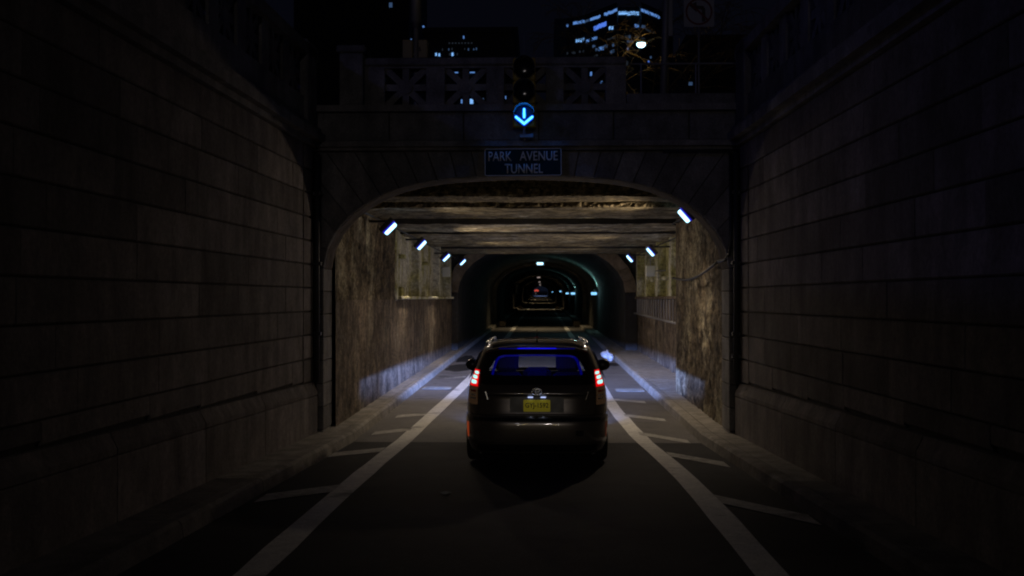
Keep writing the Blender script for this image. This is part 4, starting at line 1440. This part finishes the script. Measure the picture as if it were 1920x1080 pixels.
# windscreen and side windows
g = G(); i0 = min(range(len(zl)), key=lambda i: abs(zl[i] - 1.06)); i1 = min(range(len(zl)), key=lambda i: abs(zl[i] - 1.465))
for i in range(i0, i1):
    for k in range(56, 64):
        q = [rows[i][k], rows[i][k + 1], rows[i + 1][k + 1], rows[i + 1][k]]
        g.poly(q)
g.obj('windscreen', wsg, car, True, False)
led_m = emit('tail_led', (.42, 1.0, .92), 1.1)
for s in (-1, 1):
    for (ya, yb) in ((.75, 1.45), (1.52, 2.28), (2.35, 2.85)):
        g = G()
        def sf(u, v):
            z = 1.06 + .34 * v
            w_, yr_, yf_ = lerpT(z)
            y = ya + (yb - ya) * u
            return (s * (w_ * 1.02 + .006), y + (.12 * v if ya < 1 else 0), z)
        g.grid(sf, 8, 6)
        g.obj('side_window', M['lensdark'], car, True, False)
    # mirror housings
    G().tube([(s * .84, 3.0, 1.04), (s * .93, 2.95, 1.08)], .03, 8).obj('mirror_arm', cbl, car)
    bm = bmesh.new(); bmesh.ops.create_uvsphere(bm, u_segments=20, v_segments=12, radius=1)
    for v in bm.verts:
        v.co = Vector((v.co.x * .10 + s * .93, v.co.y * .07 + 2.93, v.co.z * .088 + 1.12))
    g = G(); g.add_bm(bm); bm.free(); g.obj('wing_mirror', cbl, car, True)
    # tail lamp: red upper, amber and clear lower
    def band(z0, z1, in0, in1, out0, out1):
        return lambda u, v: (s * ((in0 + (in1 - in0) * v) + ((out0 + (out1 - out0) * v) - (in0 + (in1 - in0) * v)) * u), z0 + (z1 - z0) * v)
    tl = patch('tail_lamp', band(1.005, 1.20, .70, .685, .812, .752), emit('tail_red', (1, .0, .003), .75, (.3, .004, .006)), .012, nu=8, nv=8)
    tb = patch('tail_lamp_lower', band(.785, 1.002, .70, .70, .84, .815), amb, .011, nu=8, nv=8)
    for (zz, hh, cx, hw) in ((1.165, .017, .722, .028), (1.112, .020, .742, .032), (1.055, .022, .755, .038)):
        def le_(u, v):
            t = 2 * math.pi * u
            k = max(v, .02)
            return (s * cx + math.copysign(abs(math.cos(t)) ** .6, math.cos(t)) * hw * k, zz + math.copysign(abs(math.sin(t)) ** .6, math.sin(t)) * hh * k)
        patch('led', le_, led_m, .022, tl, 20, 3)
    for zz in (.95, .90, .86):
        patch('reflector_cell', band(zz - .012, zz + .012, .72, .72, .80, .80), redl if zz > .93 else chrome, .016, tb, 4, 2)
    add_light('tail_glow', 'POINT', (-.055 + s * .80, CARY + ry(.76, 1.1) - .09, gz(CARY) + 1.1), .12, (1, .02, .02), .05)
    # bumper reflector, its returned light put in as glow
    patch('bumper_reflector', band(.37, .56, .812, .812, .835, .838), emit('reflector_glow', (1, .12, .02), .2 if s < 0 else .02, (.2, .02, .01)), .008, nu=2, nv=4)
    # wheels
    for wy in (.95, 3.7):
        wh = G().tube([(s * .66, wy, .325), (s * .69, wy, .325), (s * .83, wy, .325), (s * .86, wy, .325)], [.28, .325, .325, .28], 28).obj('wheel', tyre_m, car, True)
        G().tube([(s * .862, wy, .325), (s * .868, wy, .325)], [.21, .19], 20).obj('rim', M['steel'], wh)
    # roof rail end (chrome glint)
    G().tube([(s * .60, .52, 1.50), (s * .60, .58, 1.535), (s * .585, 1.2, 1.56), (s * .57, 2.0, 1.555), (s * .57, 2.1, 1.53)], .016, 8).obj('roof_rail', chrome, car, True)
    # headlamps
    G().box(s * .62 - .13, s * .62 + .13, 4.4, 4.56, .62, .76, .03).obj('headlamp', emit('headlamp_lens', (.8, .9, 1), 3), car)
# hatch details
patch('hatch_garnish', lambda u, v: ((u - .5) * 1.16, .915 + .035 * v), paint, .02, nu=30, nv=3)
patch('hatch_shadow_line', lambda u, v: ((u - .5) * 1.2, .902 + .010 * v), cbl, .012, nu=30, nv=1)
patch('plate_recess', lambda u, v: ((u - .5) * 2 * .315, .70 + .19 * v), pbr('recess_plastic', (.05, .045, .04), .4), .004, nu=20, nv=4)
patch('hatch_seam', lambda u, v: ((u - .5) * 1.56, .662 + .009 * v), cbl, .006, nu=30, nv=1)
patch('bumper_step', lambda u, v: ((u - .5) * 1.5, .600 + .04 * v), cbl, .012, nu=30, nv=3)
patch('lower_diffuser', lambda u, v: ((u - .5) * 1.4, .19 + .13 * v), cbl, .01, nu=30, nv=3)
patch('bumper_groove', lambda u, v: ((u - .5) * 1.56, .335 + .008 * v), cbl, .006, nu=30, nv=1)
for s in (-1, 1):
    g = G(); bar_prism(g, (s * .57, .86), (s * .60, .955), .004, .07, .105)
    g.obj('hatch_crease', chrome if s < 0 else paint, car)
patch('wiper', lambda u, v: (-.02 + .34 * u, 1.085 + .02 * u + .012 * v), cbl, .03, nu=10, nv=1)
for s in (-1, 1):
    patch('hatch_gap', lambda u, v: (s * (.672 + .006 * v + .02 * (1 - u)), .68 + .32 * u), cbl, .0065, nu=12, nv=1)
    patch('bumper_gap', lambda u, v: (s * (.70 + .15 * u), .772 + .006 * v - .03 * u), cbl, .0065, nu=8, nv=1)
patch('tow_cover', lambda u, v: (.45 + .09 * u, .42 + .07 * v), cbl, .003, nu=3, nv=3)
# plate
zp, yp = .785, ry(0, .785) - .035
lp = G().prism([(p[0], p[1] + zp) for p in rrect(.156, .072, .012)], yp, yp + .012).obj('licence_plate', emit('plate_yellow', (.55, .45, .0), .08, (.62, .5, .02)), car)  # slight glow put into the plate on top of the plate lamps
dk = pbr('plate_ink', (.02, .02, .05), .6)
link('lettering', text_mesh('GYJ-1592', dk, .27, .078, .002), lp, (0, yp - .001, zp - .002))
for s in (-1, 1):
    G().box(s * .075 - .03, s * .075 + .03, yp - .01, yp + .03, .882, .892, .002).obj('plate_lamp', emit('plate_lamp_lens', (.5, .6, 1), 1.2), car)
    add_light('plate_light', 'POINT', (-.055 + s * .075, CARY + yp - .035, gz(CARY) + .875), .012, (.65, .75, 1), .01)
# round emblem: two crossed ovals in a ring, chrome
g = G()
ze = .955; ye = ry(0, ze) - .03
for rx, rz_, oz in ((.058, .04, 0), (.036, .016, .014), (.016, .036, 0)):
    pts = [(rx * math.cos(t * math.pi / 12), ye, ze + oz + rz_ * math.sin(t * math.pi / 12)) for t in range(25)]
    g.tube(pts, .0055, 6, False)
g.obj('emblem', chrome, car, True, False)
# antenna
G().tube([(0, .62, 1.5), (0, .60, 1.545)], [.03, .018], 10).obj('antenna_base', cbl, car, True)
G().tube([(0, .60, 1.54), (0, .52, 1.70)], [.007, .004], 6).obj('antenna', cbl, car)
# underbody keeps light from leaking beneath
G().box(-.7, .7, .3, 4.4, .15, .22, .02).obj('underbody', cbl, car)

# dipped headlamp beams: a lamp with a flat cut-off just under the horizontal
for s in (-1, 1):
    o = add_light('headlamp_light', 'SPOT', (-.055 + s * .62, CARY + 4.66, gz(CARY) + .70), 24000, (.24, .38, 1.0), .03, (R(90), 0, 0), R(150), .4)
    L = o.data
    L.use_nodes = True
    n, l = L.node_tree.nodes, L.node_tree.links
    em = n['Emission']
    tc = n.new('ShaderNodeTexCoord')
    sx = n.new('ShaderNodeSeparateXYZ')
    l.new(tc.outputs['Normal'], sx.inputs[0])
    mr = n.new('ShaderNodeMapRange')
    mr.inputs['From Min'].default_value = -.032
    mr.inputs['From Max'].default_value = -.010
    mr.inputs['To Min'].default_value = 1
    mr.inputs['To Max'].default_value = 0
    l.new(sx.outputs['Y'], mr.inputs['Value'])
    mr2 = n.new('ShaderNodeMapRange')
    mr2.inputs['From Min'].default_value = -.16
    mr2.inputs['From Max'].default_value = -.03
    mr2.inputs['To Min'].default_value = .012
    mr2.inputs['To Max'].default_value = 1
    l.new(sx.outputs['Y'], mr2.inputs['Value'])
    mm = n.new('ShaderNodeMath'); mm.operation = 'MULTIPLY'
    l.new(mr.outputs[0], mm.inputs[0]); l.new(mr2.outputs[0], mm.inputs[1])
    ab = n.new('ShaderNodeMath'); ab.operation = 'ABSOLUTE'
    l.new(sx.outputs['X'], ab.inputs[0])
    mr3 = n.new('ShaderNodeMapRange')
    mr3.inputs['From Min'].default_value = .08
    mr3.inputs['From Max'].default_value = .62
    mr3.inputs['To Min'].default_value = 1
    mr3.inputs['To Max'].default_value = .02
    l.new(ab.outputs[0], mr3.inputs['Value'])
    m4 = n.new('ShaderNodeMath'); m4.operation = 'MULTIPLY'
    l.new(mm.outputs[0], m4.inputs[0]); l.new(mr3.outputs[0], m4.inputs[1])
    l.new(m4.outputs[0], em.inputs['Strength'])
